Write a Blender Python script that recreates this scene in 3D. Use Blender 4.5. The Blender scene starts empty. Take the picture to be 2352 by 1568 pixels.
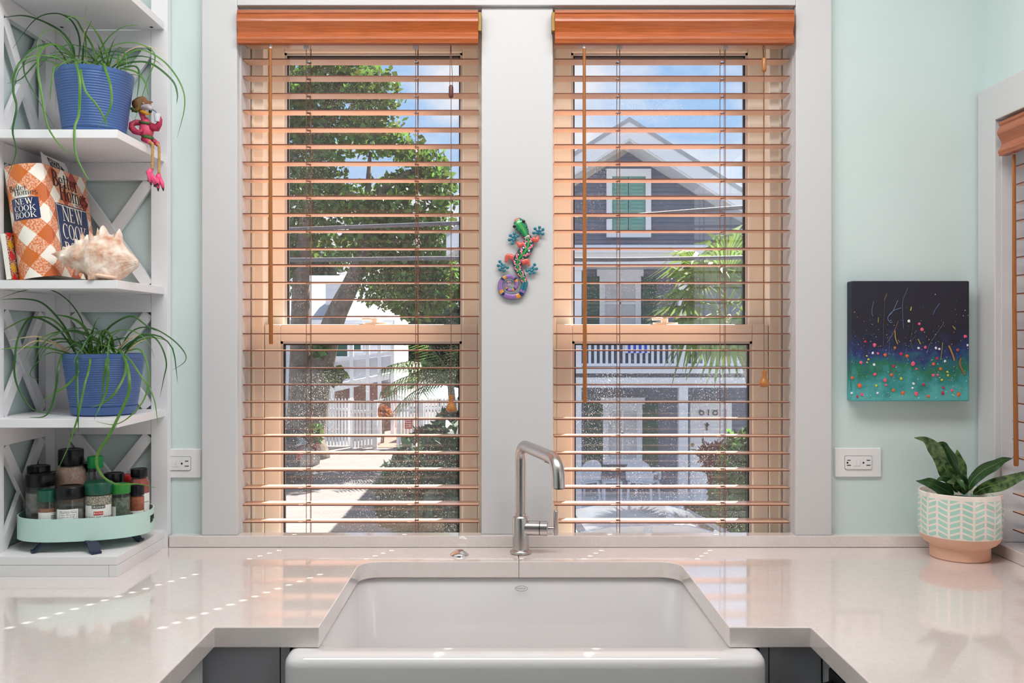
import bpy, bmesh, math, random
import numpy as np
from mathutils import Vector, Matrix, Euler
PI = math.pi
scene = bpy.context.scene
COL = scene.collection
FPX, VX, VY, ZC = 2090.0, 1158.0, 772.0, 1.42      # focal length in px, vanishing point, eye height

def lin(c):
    c = c / 255.0
    return c / 12.92 if c <= 0.04045 else ((c + 0.055) / 1.055) ** 2.4
def C(r, g, b, a=1.0): return (lin(r), lin(g), lin(b), a)
def W(px, py, d): return Vector(((px - VX) * d / FPX, d, ZC - (py - VY) * d / FPX))
def WX(px, d): return (px - VX) * d / FPX
def WZ(py, d): return ZC - (py - VY) * d / FPX

# ------------------------------------------------------------------ camera
cam_d = bpy.data.cameras.new('camera'); cam = bpy.data.objects.new('camera', cam_d); COL.objects.link(cam)
cam.location = (0, 0, ZC); cam.rotation_euler = (PI / 2, 0, 0)
cam_d.sensor_width = 36; cam_d.lens = 36 * FPX / 2352
cam_d.shift_x = (1176 - VX) / 2352; cam_d.shift_y = -(784 - VY) / 2352
cam_d.clip_start = 0.02; cam_d.clip_end = 400
scene.camera = cam
vs = scene.view_settings
vs.view_transform = 'Standard'; vs.look = 'None'; vs.gamma = 1; vs.use_curve_mapping = False
vs.exposure = 0.0

# ------------------------------------------------------------------ sky
world = bpy.data.worlds.new('sky'); scene.world = world; world.use_nodes = True
nt = world.node_tree; nt.nodes.clear()
def wn(t, **k):
    n = nt.nodes.new(t)
    for a, b in k.items(): setattr(n, a, b)
    return n
tc = wn('ShaderNodeTexCoord'); sep = wn('ShaderNodeSeparateXYZ'); nt.links.new(tc.outputs['Generated'], sep.inputs[0])
r1 = wn('ShaderNodeValToRGB'); e = r1.color_ramp.elements
e[0].position = 0.0; e[0].color = C(206, 228, 250); e[1].position = 0.75; e[1].color = C(100, 160, 240)
x = r1.color_ramp.elements.new(0.28); x.color = C(152, 200, 250)
nt.links.new(sep.outputs['Z'], r1.inputs['Fac'])
mp = wn('ShaderNodeMapping'); mp.inputs['Location'].default_value = (3.1, 1.7, 0.45); mp.inputs['Scale'].default_value = (3.2, 3.2, 6.5)
nz = wn('ShaderNodeTexNoise'); nz.inputs['Scale'].default_value = 1.0; nz.inputs['Detail'].default_value = 9; nz.inputs['Roughness'].default_value = 0.55
nt.links.new(tc.outputs['Generated'], mp.inputs['Vector']); nt.links.new(mp.outputs[0], nz.inputs['Vector'])
r2 = wn('ShaderNodeValToRGB'); e = r2.color_ramp.elements
e[0].position = 0.44; e[0].color = (0, 0, 0, 1); e[1].position = 0.57; e[1].color = (0.92, 0.92, 0.92, 1)
nt.links.new(nz.outputs['Fac'], r2.inputs['Fac'])
mx = wn('ShaderNodeMix', data_type='RGBA'); mx.inputs[7].default_value = C(246, 247, 252)
nt.links.new(r2.outputs['Color'], mx.inputs['Factor']); nt.links.new(r1.outputs['Color'], mx.inputs[6])
bg = wn('ShaderNodeBackground'); bg.inputs['Strength'].default_value = 1.0
out = wn('ShaderNodeOutputWorld'); nt.links.new(mx.outputs[2], bg.inputs['Color']); nt.links.new(bg.outputs[0], out.inputs[0])

# ------------------------------------------------------------------ sun, ceiling light and added right fill
def light(name, kind, energy, loc, rot, color=(1, 1, 1), size=None, size_y=None):
    d = bpy.data.lights.new(name, kind); d.energy = energy; d.color = color
    if kind == 'AREA':
        d.shape = 'RECTANGLE'; d.size = size; d.size_y = size_y
    o = bpy.data.objects.new(name, d); COL.objects.link(o); o.location = loc; o.rotation_euler = rot
    return o
SUN_DIR = Vector((-0.574, -1.0, -1.54)).normalized()
sun = light('sun', 'SUN', 18.0, (8, 14, 20), SUN_DIR.to_track_quat('-Z', 'Y').to_euler(), (1.0, 0.95, 0.86))
sun.data.angle = math.radians(0.55)
light('ceiling_light_panel', 'AREA', 29, (0, 1.30, 2.67), (0, 0, 0), (1.0, 0.98, 0.97), 1.7, 0.5)
light('right_fill_light', 'AREA', 6, (1.15, -0.25, 1.75), (0, PI / 2, 0), (0.93, 0.97, 1.0), 1.1, 1.1)  # added fill that brightens right-facing sides; the wall has no window here

# ------------------------------------------------------------------ materials
MATS = {}
def mat(name, col=(200, 200, 200), rough=0.5, metal=0.0, spec=0.5, noise=None, bump=None, coat=0, attr=None,
        transl=0.0, stretch=None, isl=0.0, speck=None, emit=None):
    """procedural Principled material; noise=(scale, col2, amount), bump=(scale, strength)"""
    m = bpy.data.materials.new(name); m.use_nodes = True; MATS[name] = m
    n = m.node_tree; L = n.links; b = n.nodes['Principled BSDF']
    base = C(*col)
    b.inputs['Base Color'].default_value = base
    b.inputs['Roughness'].default_value = rough; b.inputs['Metallic'].default_value = metal
    b.inputs['Specular IOR Level'].default_value = spec
    if coat: b.inputs['Coat Weight'].default_value = coat; b.inputs['Coat Roughness'].default_value = 0.08
    t = n.nodes.new('ShaderNodeTexCoord'); mpn = n.nodes.new('ShaderNodeMapping'); L.new(t.outputs['Object'], mpn.inputs[0])
    if stretch: mpn.inputs['Scale'].default_value = stretch
    sock = None
    if attr:
        a = n.nodes.new('ShaderNodeAttribute'); a.attribute_name = attr; sock = a.outputs['Color']
    if noise:
        nn = n.nodes.new('ShaderNodeTexNoise'); nn.inputs['Scale'].default_value = noise[0]; nn.inputs['Detail'].default_value = 5
        L.new(mpn.outputs[0], nn.inputs['Vector'])
        rr = n.nodes.new('ShaderNodeValToRGB'); rr.color_ramp.elements[0].position = 0.35; rr.color_ramp.elements[1].position = 0.68
        L.new(nn.outputs['Fac'], rr.inputs[0])
        mm = n.nodes.new('ShaderNodeMath'); mm.operation = 'MULTIPLY'; mm.inputs[1].default_value = noise[2]; L.new(rr.outputs[0], mm.inputs[0])
        k = n.nodes.new('ShaderNodeMix'); k.data_type = 'RGBA'; L.new(mm.outputs[0], k.inputs['Factor'])
        if sock: L.new(sock, k.inputs[6])
        else: k.inputs[6].default_value = base
        k.inputs[7].default_value = C(*noise[1]); sock = k.outputs[2]
    if speck:   # (scale, threshold, colour)
        for q, (sc_, th, cc) in enumerate(speck):
            v = n.nodes.new('ShaderNodeTexNoise'); v.inputs['Scale'].default_value = sc_; v.inputs['Detail'].default_value = 1
            L.new(mpn.outputs[0], v.inputs['Vector'])
            g = n.nodes.new('ShaderNodeMath'); g.operation = 'GREATER_THAN'; g.inputs[1].default_value = th; L.new(v.outputs['Fac'], g.inputs[0])
            k = n.nodes.new('ShaderNodeMix'); k.data_type = 'RGBA'; L.new(g.outputs[0], k.inputs['Factor'])
            if sock: L.new(sock, k.inputs[6])
            else: k.inputs[6].default_value = base
            k.inputs[7].default_value = C(*cc); sock = k.outputs[2]
    if isl:
        ge = n.nodes.new('ShaderNodeNewGeometry'); h = n.nodes.new('ShaderNodeHueSaturation')
        m1 = n.nodes.new('ShaderNodeMapRange'); m1.inputs[3].default_value = 1 - isl; m1.inputs[4].default_value = 1 + isl
        L.new(ge.outputs['Random Per Island'], m1.inputs[0]); L.new(m1.outputs[0], h.inputs['Value'])
        m2 = n.nodes.new('ShaderNodeMapRange'); m2.inputs[3].default_value = 0.5 - isl * .07; m2.inputs[4].default_value = 0.5 + isl * .05
        L.new(ge.outputs['Random Per Island'], m2.inputs[0]); L.new(m2.outputs[0], h.inputs['Hue'])
        if sock: L.new(sock, h.inputs['Color'])
        else: h.inputs['Color'].default_value = base
        sock = h.outputs[0]
    if sock: L.new(sock, b.inputs['Base Color'])
    if bump:
        bn = n.nodes.new('ShaderNodeTexNoise'); bn.inputs['Scale'].default_value = bump[0]; bn.inputs['Detail'].default_value = 4
        L.new(mpn.outputs[0], bn.inputs['Vector'])
        bb = n.nodes.new('ShaderNodeBump'); bb.inputs['Strength'].default_value = bump[1]; bb.inputs['Distance'].default_value = 0.002
        L.new(bn.outputs['Fac'], bb.inputs['Height']); L.new(bb.outputs[0], b.inputs['Normal'])
    if transl:
        tr = n.nodes.new('ShaderNodeBsdfTranslucent'); ms = n.nodes.new('ShaderNodeMixShader'); ms.inputs[0].default_value = transl
        if sock: L.new(sock, tr.inputs[0])
        else: tr.inputs[0].default_value = base
        o = n.nodes['Material Output']; L.new(b.outputs[0], ms.inputs[1]); L.new(tr.outputs[0], ms.inputs[2]); L.new(ms.outputs[0], o.inputs[0])
    return m

def glass_mat(name, tint=(255, 255, 255), refl=1.0, dust=0.0, rough=0.0, body=0.0, bodycol=(230, 230, 230)):
    """thin clear glass: transparent + Fresnel gloss, with dried spray specks scattered on it"""
    m = bpy.data.materials.new(name); m.use_nodes = True; MATS[name] = m
    n = m.node_tree; L = n.links; n.nodes.remove(n.nodes['Principled BSDF']); o = n.nodes['Material Output']
    tr = n.nodes.new('ShaderNodeBsdfTransparent'); tr.inputs[0].default_value = C(*tint)
    gl = n.nodes.new('ShaderNodeBsdfGlossy'); gl.inputs['Roughness'].default_value = rough
    fr = n.nodes.new('ShaderNodeLayerWeight'); pw = n.nodes.new('ShaderNodeMath'); pw.operation = 'POWER'; pw.inputs[1].default_value = 5; L.new(fr.outputs['Facing'], pw.inputs[0])
    mu = n.nodes.new('ShaderNodeMath'); mu.operation = 'MULTIPLY_ADD'; mu.inputs[1].default_value = .96 * refl; mu.inputs[2].default_value = .04 * refl; L.new(pw.outputs[0], mu.inputs[0])
    ms = n.nodes.new('ShaderNodeMixShader'); L.new(mu.outputs[0], ms.inputs[0]); L.new(tr.outputs[0], ms.inputs[1]); L.new(gl.outputs[0], ms.inputs[2])
    last = ms
    if dust or body:
        df = n.nodes.new('ShaderNodeBsdfDiffuse'); df.inputs[0].default_value = C(*bodycol)
        tl = n.nodes.new('ShaderNodeBsdfTranslucent'); tl.inputs[0].default_value = C(*bodycol)
        hf = n.nodes.new('ShaderNodeMixShader'); hf.inputs[0].default_value = 0.5; L.new(df.outputs[0], hf.inputs[1]); L.new(tl.outputs[0], hf.inputs[2])
        m2 = n.nodes.new('ShaderNodeMixShader'); L.new(ms.outputs[0], m2.inputs[1]); L.new(hf.outputs[0], m2.inputs[2])
        if dust:
            t = n.nodes.new('ShaderNodeTexCoord')
            a = n.nodes.new('ShaderNodeTexNoise'); a.inputs['Scale'].default_value = 420; a.inputs['Detail'].default_value = 1; L.new(t.outputs['Object'], a.inputs['Vector'])
            c = n.nodes.new('ShaderNodeTexNoise'); c.inputs['Scale'].default_value = 5; c.inputs['Detail'].default_value = 3; L.new(t.outputs['Object'], c.inputs['Vector'])
            s = n.nodes.new('ShaderNodeMath'); s.operation = 'MULTIPLY_ADD'; s.inputs[1].default_value = 0.30; L.new(c.outputs['Fac'], s.inputs[0]); L.new(a.outputs['Fac'], s.inputs[2])
            rp = n.nodes.new('ShaderNodeMapRange'); rp.inputs[1].default_value = 0.82; rp.inputs[2].default_value = 0.94
            rp.inputs[3].default_value = body; rp.inputs[4].default_value = dust; L.new(s.outputs[0], rp.inputs[0]); L.new(rp.outputs[0], m2.inputs[0])
        else: m2.inputs[0].default_value = body
        last = m2
    L.new(last.outputs[0], o.inputs[0])
    return m

mat('wall_mint', (211, 226, 224), 0.75, noise=(6, (205, 221, 219), 0.5), bump=(160, 0.08))
mat('wall_plain', (120, 118, 116), 0.8, bump=(120, 0.06))
mat('ceiling_white', (214, 214, 214), 0.85, bump=(90, 0.1))
mat('floor_wood', (84, 74, 68), 0.4, noise=(14, (66, 58, 54), 0.7), stretch=(1, 8, 1))
mat('trim_white', (210, 209, 210), 0.38, bump=(40, 0.03))
mat('vinyl', (246, 242, 232), 0.35, bump=(60, 0.03))
mat('gasket', (38, 36, 36), 0.6, bump=(300, 0.1))
mat('shelf_white', (232, 231, 233), 0.42, bump=(70, 0.04))
mat('quartz', (229, 219, 216), 0.07, spec=0.7, noise=(55, (222, 211, 207), 0.6), speck=[(900, 0.715, (160, 140, 122)), (620, 0.70, (246, 238, 228))], coat=0.8)
mat('fireclay', (222, 219, 219), 0.10, spec=0.6, bump=(12, 0.02))
mat('cab_gray', (178, 178, 184), 0.5, bump=(60, 0.05))
mat('cab_light', (214, 212, 210), 0.45, bump=(60, 0.05))
mat('black_plastic', (20, 20, 24), 0.35, bump=(200, 0.04))
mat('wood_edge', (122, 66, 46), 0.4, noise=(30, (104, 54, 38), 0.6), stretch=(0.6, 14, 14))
mat('wood_slat', (226, 188, 162), 0.34, noise=(30, (216, 172, 144), 0.6), stretch=(0.6, 14, 14), coat=0.25)
mat('wood_valance', (186, 100, 52), 0.32, noise=(26, (150, 70, 30), 0.7), stretch=(0.6, 12, 12), coat=0.35)
mat('wood_valance_side', (178, 92, 44), 0.32, noise=(26, (150, 70, 30), 0.7), stretch=(12, 0.6, 12), coat=0.35)
mat('wood_wand', (172, 106, 50), 0.4, noise=(30, (140, 80, 34), 0.6), stretch=(10, 10, 0.6))
mat('wood_tassel', (186, 120, 58), 0.35, noise=(40, (150, 88, 40), 0.6), coat=0.3)
mat('wood_dark', (100, 52, 46), 0.4, noise=(40, (80, 40, 36), 0.6))
mat('cord', (120, 84, 66), 0.8, bump=(800, 0.2))
mat('brass', (150, 118, 66), 0.5, 0.6, bump=(90, 0.04))
mat('clear_plastic', (225, 225, 228), 0.2, bump=(90, 0.02))
mat('steel', (196, 190, 188), 0.28, 1.0, noise=(90, (176, 170, 168), 0.5), bump=(500, 0.04), stretch=(1, 1, 6))
mat('chrome', (225, 224, 226), 0.12, 1.0, bump=(30, 0.01))
mat('outlet_white', (232, 232, 232), 0.35, bump=(60, 0.02))
mat('outlet_dark', (46, 44, 44), 0.6, bump=(60, 0.02))
glass_mat('pane_clean', dust=0.35, body=0.012)
glass_mat('pane_dusty', dust=0.8, body=0.018)
glass_mat('jar_glass', (238, 242, 242), 1.0, body=0.10)
mat('soil', (46, 36, 30), 0.95, noise=(60, (24, 18, 16), 0.8), bump=(120, 0.6))
mat('pot_blue', (70, 102, 158), 0.42, noise=(9, (62, 92, 146), 0.5), bump=(200, 0.05))
mat('blade_green', (74, 124, 44), 0.42, noise=(30, (116, 158, 66), 0.5), transl=0.25)
mat('blade_dark', (44, 88, 40), 0.42, noise=(30, (66, 112, 48), 0.5), transl=0.2)
mat('blade_dry', (206, 178, 138), 0.6, noise=(40, (226, 206, 176), 0.6), transl=0.2)

# ------------------------------------------------------------------ mesh helpers
ORG = {}
def link(o): COL.objects.link(o); return o
def tag(o, label=None, cat=None, group=None, kind=None):
    if label: o['label'] = label
    if cat: o['category'] = cat
    if group: o['group'] = group
    if kind: o['kind'] = kind
    return o
def thing(name, loc, label=None, cat=None, group=None, kind=None):
    o = link(bpy.data.objects.new(name, None)); o.location = loc; o.empty_display_size = 0.05
    ORG[o.name] = Vector(loc)
    return tag(o, label, cat, group, kind)

class MB:
    def __init__(s): s.v = []; s.f = []; s.c = None; s.uv = None
    def add(s, verts, faces):
        n = len(s.v); s.v += [tuple(p) for p in verts]; s.f += [tuple(i + n for i in f) for f in faces]; return s
    def box(s, x0, x1, y0, y1, z0, z1, M=None):
        v = [Vector(p) for p in ((x0, y0, z0), (x1, y0, z0), (x1, y1, z0), (x0, y1, z0), (x0, y0, z1), (x1, y0, z1), (x1, y1, z1), (x0, y1, z1))]
        if M: v = [M @ p for p in v]
        return s.add(v, [(0, 3, 2, 1), (4, 5, 6, 7), (0, 1, 5, 4), (1, 2, 6, 5), (2, 3, 7, 6), (3, 0, 4, 7)])
    def bar(s, a, b, w, t, up=(0, 1, 0)):
        """rectangular bar from a to b, w across, t along 'up'"""
        a = Vector(a); b = Vector(b); d = (b - a).normalized(); u = Vector(up); u = (u - d * u.dot(d)).normalized(); r = d.cross(u)
        v = []
        for p in (a, b):
            for i, j in ((-1, -1), (1, -1), (1, 1), (-1, 1)): v.append(p + r * (i * w / 2) + u * (j * t / 2))
        return s.add(v, [(0, 1, 2, 3), (7, 6, 5, 4), (0, 4, 5, 1), (1, 5, 6, 2), (2, 6, 7, 3), (3, 7, 4, 0)])
    def loft(s, rings, close=True, cap0=True, cap1=True):
        n = len(rings[0]); b = len(s.v)
        for r in rings: s.v += [tuple(p) for p in r]
        for i in range(len(rings) - 1):
            for j in range(n if close else n - 1):
                k = (j + 1) % n
                s.f.append((b + i * n + j, b + i * n + k, b + (i + 1) * n + k, b + (i + 1) * n + j))
        if close and cap0: s.f.append(tuple(b + j for j in reversed(range(n))))
        if close and cap1: s.f.append(tuple(b + (len(rings) - 1) * n + j for j in range(n)))
        return s
    def tube(s, pts, rad, n=8, cap=True, flat=None):
        pts = [Vector(p) for p in pts]; m = len(pts)
        if not hasattr(rad, '__len__'): rad = [rad] * m
        t0 = (pts[1] - pts[0]).normalized()
        u = Vector((0, 0, 1)) if abs(t0.z) < 0.9 else Vector((0, 1, 0))
        if flat is not None: u = Vector(flat[0])
        rings = []
        for i in range(m):
            t = (pts[min(i + 1, m - 1)] - pts[max(i - 1, 0)]).normalized()
            u = (u - t * u.dot(t)).normalized(); w = t.cross(u)
            k = flat[1] if flat is not None else 1.0
            rings.append([pts[i] + u * (math.cos(2 * PI * j / n) * rad[i] * k) + w * (math.sin(2 * PI * j / n) * rad[i]) for j in range(n)])
        return s.loft(rings, True, cap, cap)
    def lathe(s, prof, c, n=32, cap0=True, cap1=True, M=None):
        rings = []
        for r, z in prof:
            ring = [Vector((r * math.cos(2 * PI * j / n), r * math.sin(2 * PI * j / n), z)) for j in range(n)]
            if M: ring = [M @ p for p in ring]
            rings.append([p + Vector(c) for p in ring])
        return s.loft(rings, True, cap0, cap1)
    def ball(s, c, r, n=14, m=9, M=None):
        r = r if hasattr(r, '__len__') else (r, r, r); rings = []
        for i in range(m + 1):
            a = -PI / 2 + PI * (0.02 + 0.96 * i / m)
            ring = [Vector((r[0] * math.cos(a) * math.cos(2 * PI * j / n), r[1] * math.cos(a) * math.sin(2 * PI * j / n), r[2] * math.sin(a))) for j in range(n)]
            if M: ring = [M @ p for p in ring]
            rings.append([p + Vector(c) for p in ring])
        return s.loft(rings)
    def prism(s, poly, f0, f1):
        """poly of 2-d points, f0/f1 map (u,v) to the two end faces"""
        n = len(poly); s.add([f0(*p) for p in poly] + [f1(*p) for p in poly],
            [tuple(reversed(range(n))), tuple(range(n, 2 * n))] + [(i, (i + 1) % n, n + (i + 1) % n, n + i) for i in range(n)])
        return s
    def build(s, name, m, parent=None, org=None, smooth=None, bevel=0, cols=None, uvs=None, label=None, kind=None):
        me = bpy.data.meshes.new(name)
        o0 = ORG[parent.name] if parent is not None else Vector(org or (0, 0, 0))
        me.from_pydata([(p[0] - o0[0], p[1] - o0[1], p[2] - o0[2]) for p in s.v], [], s.f)
        if cols is not None:      # one colour per face
            at = me.color_attributes.new('Col', 'FLOAT_COLOR', 'CORNER'); buf = []
            for f, c in zip(s.f, cols): buf += list(c) * len(f)
            at.data.foreach_set('color', buf)
        if uvs is not None:       # uv per vertex
            ul = me.uv_layers.new(name='UVMap'); buf = []
            for f in s.f:
                for i in f: buf += list(uvs[i])
            ul.data.foreach_set('uv', buf)
        me.materials.append(MATS[m] if isinstance(m, str) else m)
        if smooth:
            me.polygons.foreach_set('use_smooth', [True] * len(me.polygons))
            if smooth is not True: me.set_sharp_from_angle(angle=math.radians(smooth))
        o = link(bpy.data.objects.new(name, me))
        if parent is not None: o.parent = parent
        else: o.location = o0
        ORG[o.name] = o0
        if bevel:
            b = o.modifiers.new('bevel', 'BEVEL'); b.width = bevel; b.segments = 2; b.limit_method = 'ANGLE'; b.angle_limit = math.radians(40)
        if label: o['label'] = label
        if kind: o['kind'] = kind
        return o
def part(name, m, parent, fn, **k):
    b = MB(); fn(b); return b.build(name, m, parent, **k)
def bx(name, m, parent, *a, **k):
    return MB().box(*a).build(name, m, parent, **k)
def struct(name, b, m, org=None, **k):
    o = b.build(name, m, None, org=org, **k); o['kind'] = 'structure'; return o
def copy_tree(o, parent=None, dloc=None):
    c = o.copy(); COL.objects.link(c); c.parent = parent
    if dloc is not None: c.location = o.location + Vector(dloc)
    ORG[c.name] = ORG.get(o.name, Vector((0, 0, 0))) + (Vector(dloc) if dloc is not None else Vector((0, 0, 0)))
    for ch in list(o.children): copy_tree(ch, c)
    return c
def rrect(x0, x1, y0, y1, r, z, n=6, rr=None):
    rr = rr or (r, r, r, r); P = []
    for (cx, cy, a0, q) in ((x1 - rr[0], y1 - rr[0], 0, rr[0]), (x0 + rr[1], y1 - rr[1], 90, rr[1]), (x0 + rr[2], y0 + rr[2], 180, rr[2]), (x1 - rr[3], y0 + rr[3], 270, rr[3])):
        for i in range(n + 1):
            a = math.radians(a0 + 90 * i / n); P.append(Vector((cx + q * math.cos(a), cy + q * math.sin(a), z)))
    return P
def catmull(P, n=6):
    P = [Vector(p) for p in P]; Q = [P[0] * 2 - P[1]] + P + [P[-1] * 2 - P[-2]]; out_ = []
    for i in range(1, len(Q) - 2):
        for k in range(n):
            t = k / n; a, b, c, d = Q[i - 1], Q[i], Q[i + 1], Q[i + 2]
            out_.append(0.5 * ((2 * b) + (c - a) * t + (2 * a - 5 * b + 4 * c - d) * t * t + (3 * b - a - 3 * c + d) * t ** 3))
    out_.append(P[-1]); return out_
_txt = {}
def text_geo(s, size=1.0, align='CENTER'):
    """flat outline of a line of lettering as (verts2d, faces)"""
    if (s, align) not in _txt:
        cu = bpy.data.curves.new('lettering', 'FONT'); cu.body = s; cu.align_x = align; cu.align_y = 'CENTER'; cu.size = 1; cu.resolution_u = 3
        o = link(bpy.data.objects.new('lettering', cu)); dg = bpy.context.evaluated_depsgraph_get()
        me = bpy.data.meshes.new_from_object(o.evaluated_get(dg))
        _txt[(s, align)] = ([(v.co.x, v.co.y) for v in me.vertices], [tuple(p.vertices) for p in me.polygons])
        bpy.data.objects.remove(o); bpy.data.curves.remove(cu); bpy.data.meshes.remove(me)
    v, f = _txt[(s, align)]
    return [(a * size, b * size) for a, b in v], f
def put_text(b, s, size, fmap, align='CENTER', sx=1.0, dx=0, dy=0):
    v, f = text_geo(s, size, align)
    b.add([fmap(p[0] * sx + dx, p[1] + dy) for p in v], f)

# a small set of serif capitals and lower-case letters, drawn as strokes (unit height, (x0,x1,y0,y1) bars and arcs)
def _arc(cx, cy, rx, ry, tx, ty, a0, a1, n=16):
    P = []
    for i in range(n + 1):
        a = math.radians(a0 + (a1 - a0) * i / n); P.append((cx + rx * math.cos(a), cy + ry * math.sin(a)))
    Q = []
    for i in range(n + 1):
        a = math.radians(a0 + (a1 - a0) * i / n); Q.append((cx + (rx - tx) * math.cos(a), cy + (ry - ty) * math.sin(a)))
    return [[P[i], P[i + 1], Q[i + 1], Q[i]] for i in range(n)]
def _bar(x0, x1, y0, y1): return [[(x0, y0), (x1, y0), (x1, y1), (x0, y1)]]
def _dg(xa, ya, xb, yb, w): return [[(xa, ya), (xa + w, ya), (xb + w, yb), (xb, yb)]]
T, S = 0.13, 0.045
SERIF = {
 'N': (0.72, _bar(.08, .13, 0, 1) + _bar(.58, .63, 0, 1) + _dg(.05, 1, .50, 0, T) + _bar(0, .2, 0, S) + _bar(0, .12, 1 - S, 1) + _bar(.5, .71, 1 - S, 1)),
 'E': (0.60, _bar(.08, .08 + T, 0, 1) + _bar(0, .52, 0, S) + _bar(0, .50, 1 - S, 1) + _bar(.2, .42, .49, .49 + S) + _bar(.48, .52, 0, .2) + _bar(.46, .5, .82, 1) + _bar(.39, .42, .42, .6)),
 'W': (0.92, _dg(.06, 1, .26, 0, T) + _dg(.44, 1, .28, 0, .05) + _dg(.38, 1, .58, 0, T) + _dg(.82, 1, .62, 0, .05) + _bar(0, .24, 1 - S, 1) + _bar(.32, .56, 1 - S, 1) + _bar(.74, .92, 1 - S, 1)),
 'C': (0.66, _arc(.36, .5, .34, .51, T, S, 50, 310) + _bar(.56, .6, .74, .96)),
 'O': (0.74, _arc(.36, .5, .34, .51, T, S, 0, 360, 24)),
 'K': (0.74, _bar(.08, .08 + T, 0, 1) + _bar(0, .29, 0, S) + _bar(0, .29, 1 - S, 1) + _dg(.58, 1, .2, .42, .06) + _dg(.28, .52, .58, 0, T) + _bar(.48, .74, 0, S) + _bar(.46, .7, 1 - S, 1)),
 'B': (0.64, _bar(.08, .08 + T, 0, 1) + _arc(.26, .75, .28, .25, T * .9, S, -90, 90) + _arc(.28, .26, .32, .26, T, S, -90, 90) + _bar(0, .28, 0, S) + _bar(0, .28, 1 - S, 1) + _bar(.2, .28, .5, .5 + S)),
 'H': (0.76, _bar(.08, .08 + T, 0, 1) + _bar(.53, .53 + T, 0, 1) + _bar(0, .29, 0, S) + _bar(0, .29, 1 - S, 1) + _bar(.45, .74, 0, S) + _bar(.45, .74, 1 - S, 1) + _bar(.2, .55, .48, .48 + S)),
 'e': (0.50, _arc(.24, .32, .23, .33, .10, S, 20, 320) + _bar(.06, .46, .32, .32 + S)),
 't': (0.34, _bar(.1, .2, .06, .86) + _bar(0, .3, .6, .6 + S) + _arc(.2, .1, .1, .1, .09, S, 180, 350, 6)),
 'r': (0.38, _bar(.07, .17, 0, .65) + _bar(0, .26, 0, S) + _bar(0, .12, .61, .65) + _arc(.27, .5, .12, .15, .05, .07, 30, 180, 6)),
 'o': (0.52, _arc(.25, .32, .24, .33, .10, S, 0, 360, 20)),
 'm': (0.86, _bar(.07, .17, 0, .65) + _bar(.37, .47, 0, .5) + _bar(.67, .77, 0, .5) + _arc(.3, .48, .17, .17, .08, .05, 0, 170, 8) + _arc(.6, .48, .17, .17, .08, .05, 0, 170, 8) + _bar(0, .24, 0, S) + _bar(.31, .53, 0, S) + _bar(.61, .84, 0, S) + _bar(0, .12, .61, .65)),
 's': (0.40, _arc(.19, .48, .16, .17, .09, .05, 30, 270, 10) + _arc(.19, .17, .17, .18, .09, .05, -150, 90, 10)),
 ' ': (0.3, []),
}
def put_serif(b, s, size, fmap, sx=1.0, dx=0, dy=0):
    wt = sum(SERIF[c][0] for c in s) * size * sx; xx = dx - wt / 2
    for c in s:
        w, polys = SERIF[c]
        for p in polys: b.add([fmap(xx + u * size * sx, dy + (v - .5) * size) for u, v in p], [tuple(range(len(p)))])
        xx += w * size * sx
    return wt

# ------------------------------------------------------------------ room shell
YW, YO = 2.20, 2.40          # inner and outer face of the window wall
W1 = (-0.640, -0.032); W2 = (0.097, 0.702)
ZT, ZB = 2.2125, 0.860       # window opening top and bottom
XL, XR = -1.10, 1.162
b = MB()
b.box(XL - .2, W1[0], YW, YO, 0, 2.7).box(W2[1], XR + .2, YW, YO, 0, 2.7).box(W1[1], W2[0], YW, YO, 0, 2.7)
b.box(W1[0], W1[1], YW, YO, 0, ZB).box(W2[0], W2[1], YW, YO, 0, ZB).box(W1[0], W1[1], YW, YO, ZT, 2.7).box(W2[0], W2[1], YW, YO, ZT, 2.7)
struct('wall_back', b, 'wall_mint')
struct('wall_left', MB().box(XL - .2, XL, -3.2, YW, 0, 2.7), 'wall_mint')
WY0, WY1, WZ0, WZ1 = 1.15, 2.118, 0.90, 1.923   # side window opening
b = MB(); b.box(XR, XR + .2, -3.2, WY0, 0, 2.7).box(XR, XR + .2, WY1, YW, 0, 2.7).box(XR, XR + .2, WY0, WY1, 0, WZ0).box(XR, XR + .2, WY0, WY1, WZ1, 2.7)
struct('wall_right', b, 'wall_mint')
struct('wall_rear', MB().box(XL - .2, XR + .2, -3.4, -3.2, 0, 2.7), 'wall_plain')
struct('floor', MB().box(XL - .2, XR + .2, -3.4, YO, -.2, 0), 'floor_wood')
struct('ceiling', MB().box(XL - .2, XR + .2, -3.4, YO, 2.7, 2.8), 'ceiling_white')
# casings
SILL = 0.943
struct('trim_1', MB().box(-.725, -.640, 2.18, YW, SILL, 2.30), 'trim_white', bevel=.002)
struct('trim_2', MB().box(.699, .785, 2.18, YW, SILL, 2.30), 'trim_white', bevel=.002)
struct('trim_3', MB().box(-.640, .699, 2.18, YW, ZT, 2.30), 'trim_white', bevel=.002)
struct('trim_4', MB().box(-.0545, .1174, 2.192, 2.225, SILL, ZT), 'trim_white', bevel=.002)
b = MB(); b.box(1.142, XR, WY1, 2.195, SILL, 2.007); struct('trim_5', b, 'trim_white', bevel=.002)
struct('trim_6', MB().box(1.142, XR, WY0 - .08, WY1, WZ1, 2.007), 'trim_white', bevel=.002)
struct('trim_7', MB().box(1.142, XR, WY0 - .08, WY0, SILL, WZ1), 'trim_white', bevel=.002)
struct('trim_8', MB().box(1.156, 1.27, WY1 - .005, WY1 - .0005, SILL, WZ1 - .001), 'trim_white')

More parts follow.
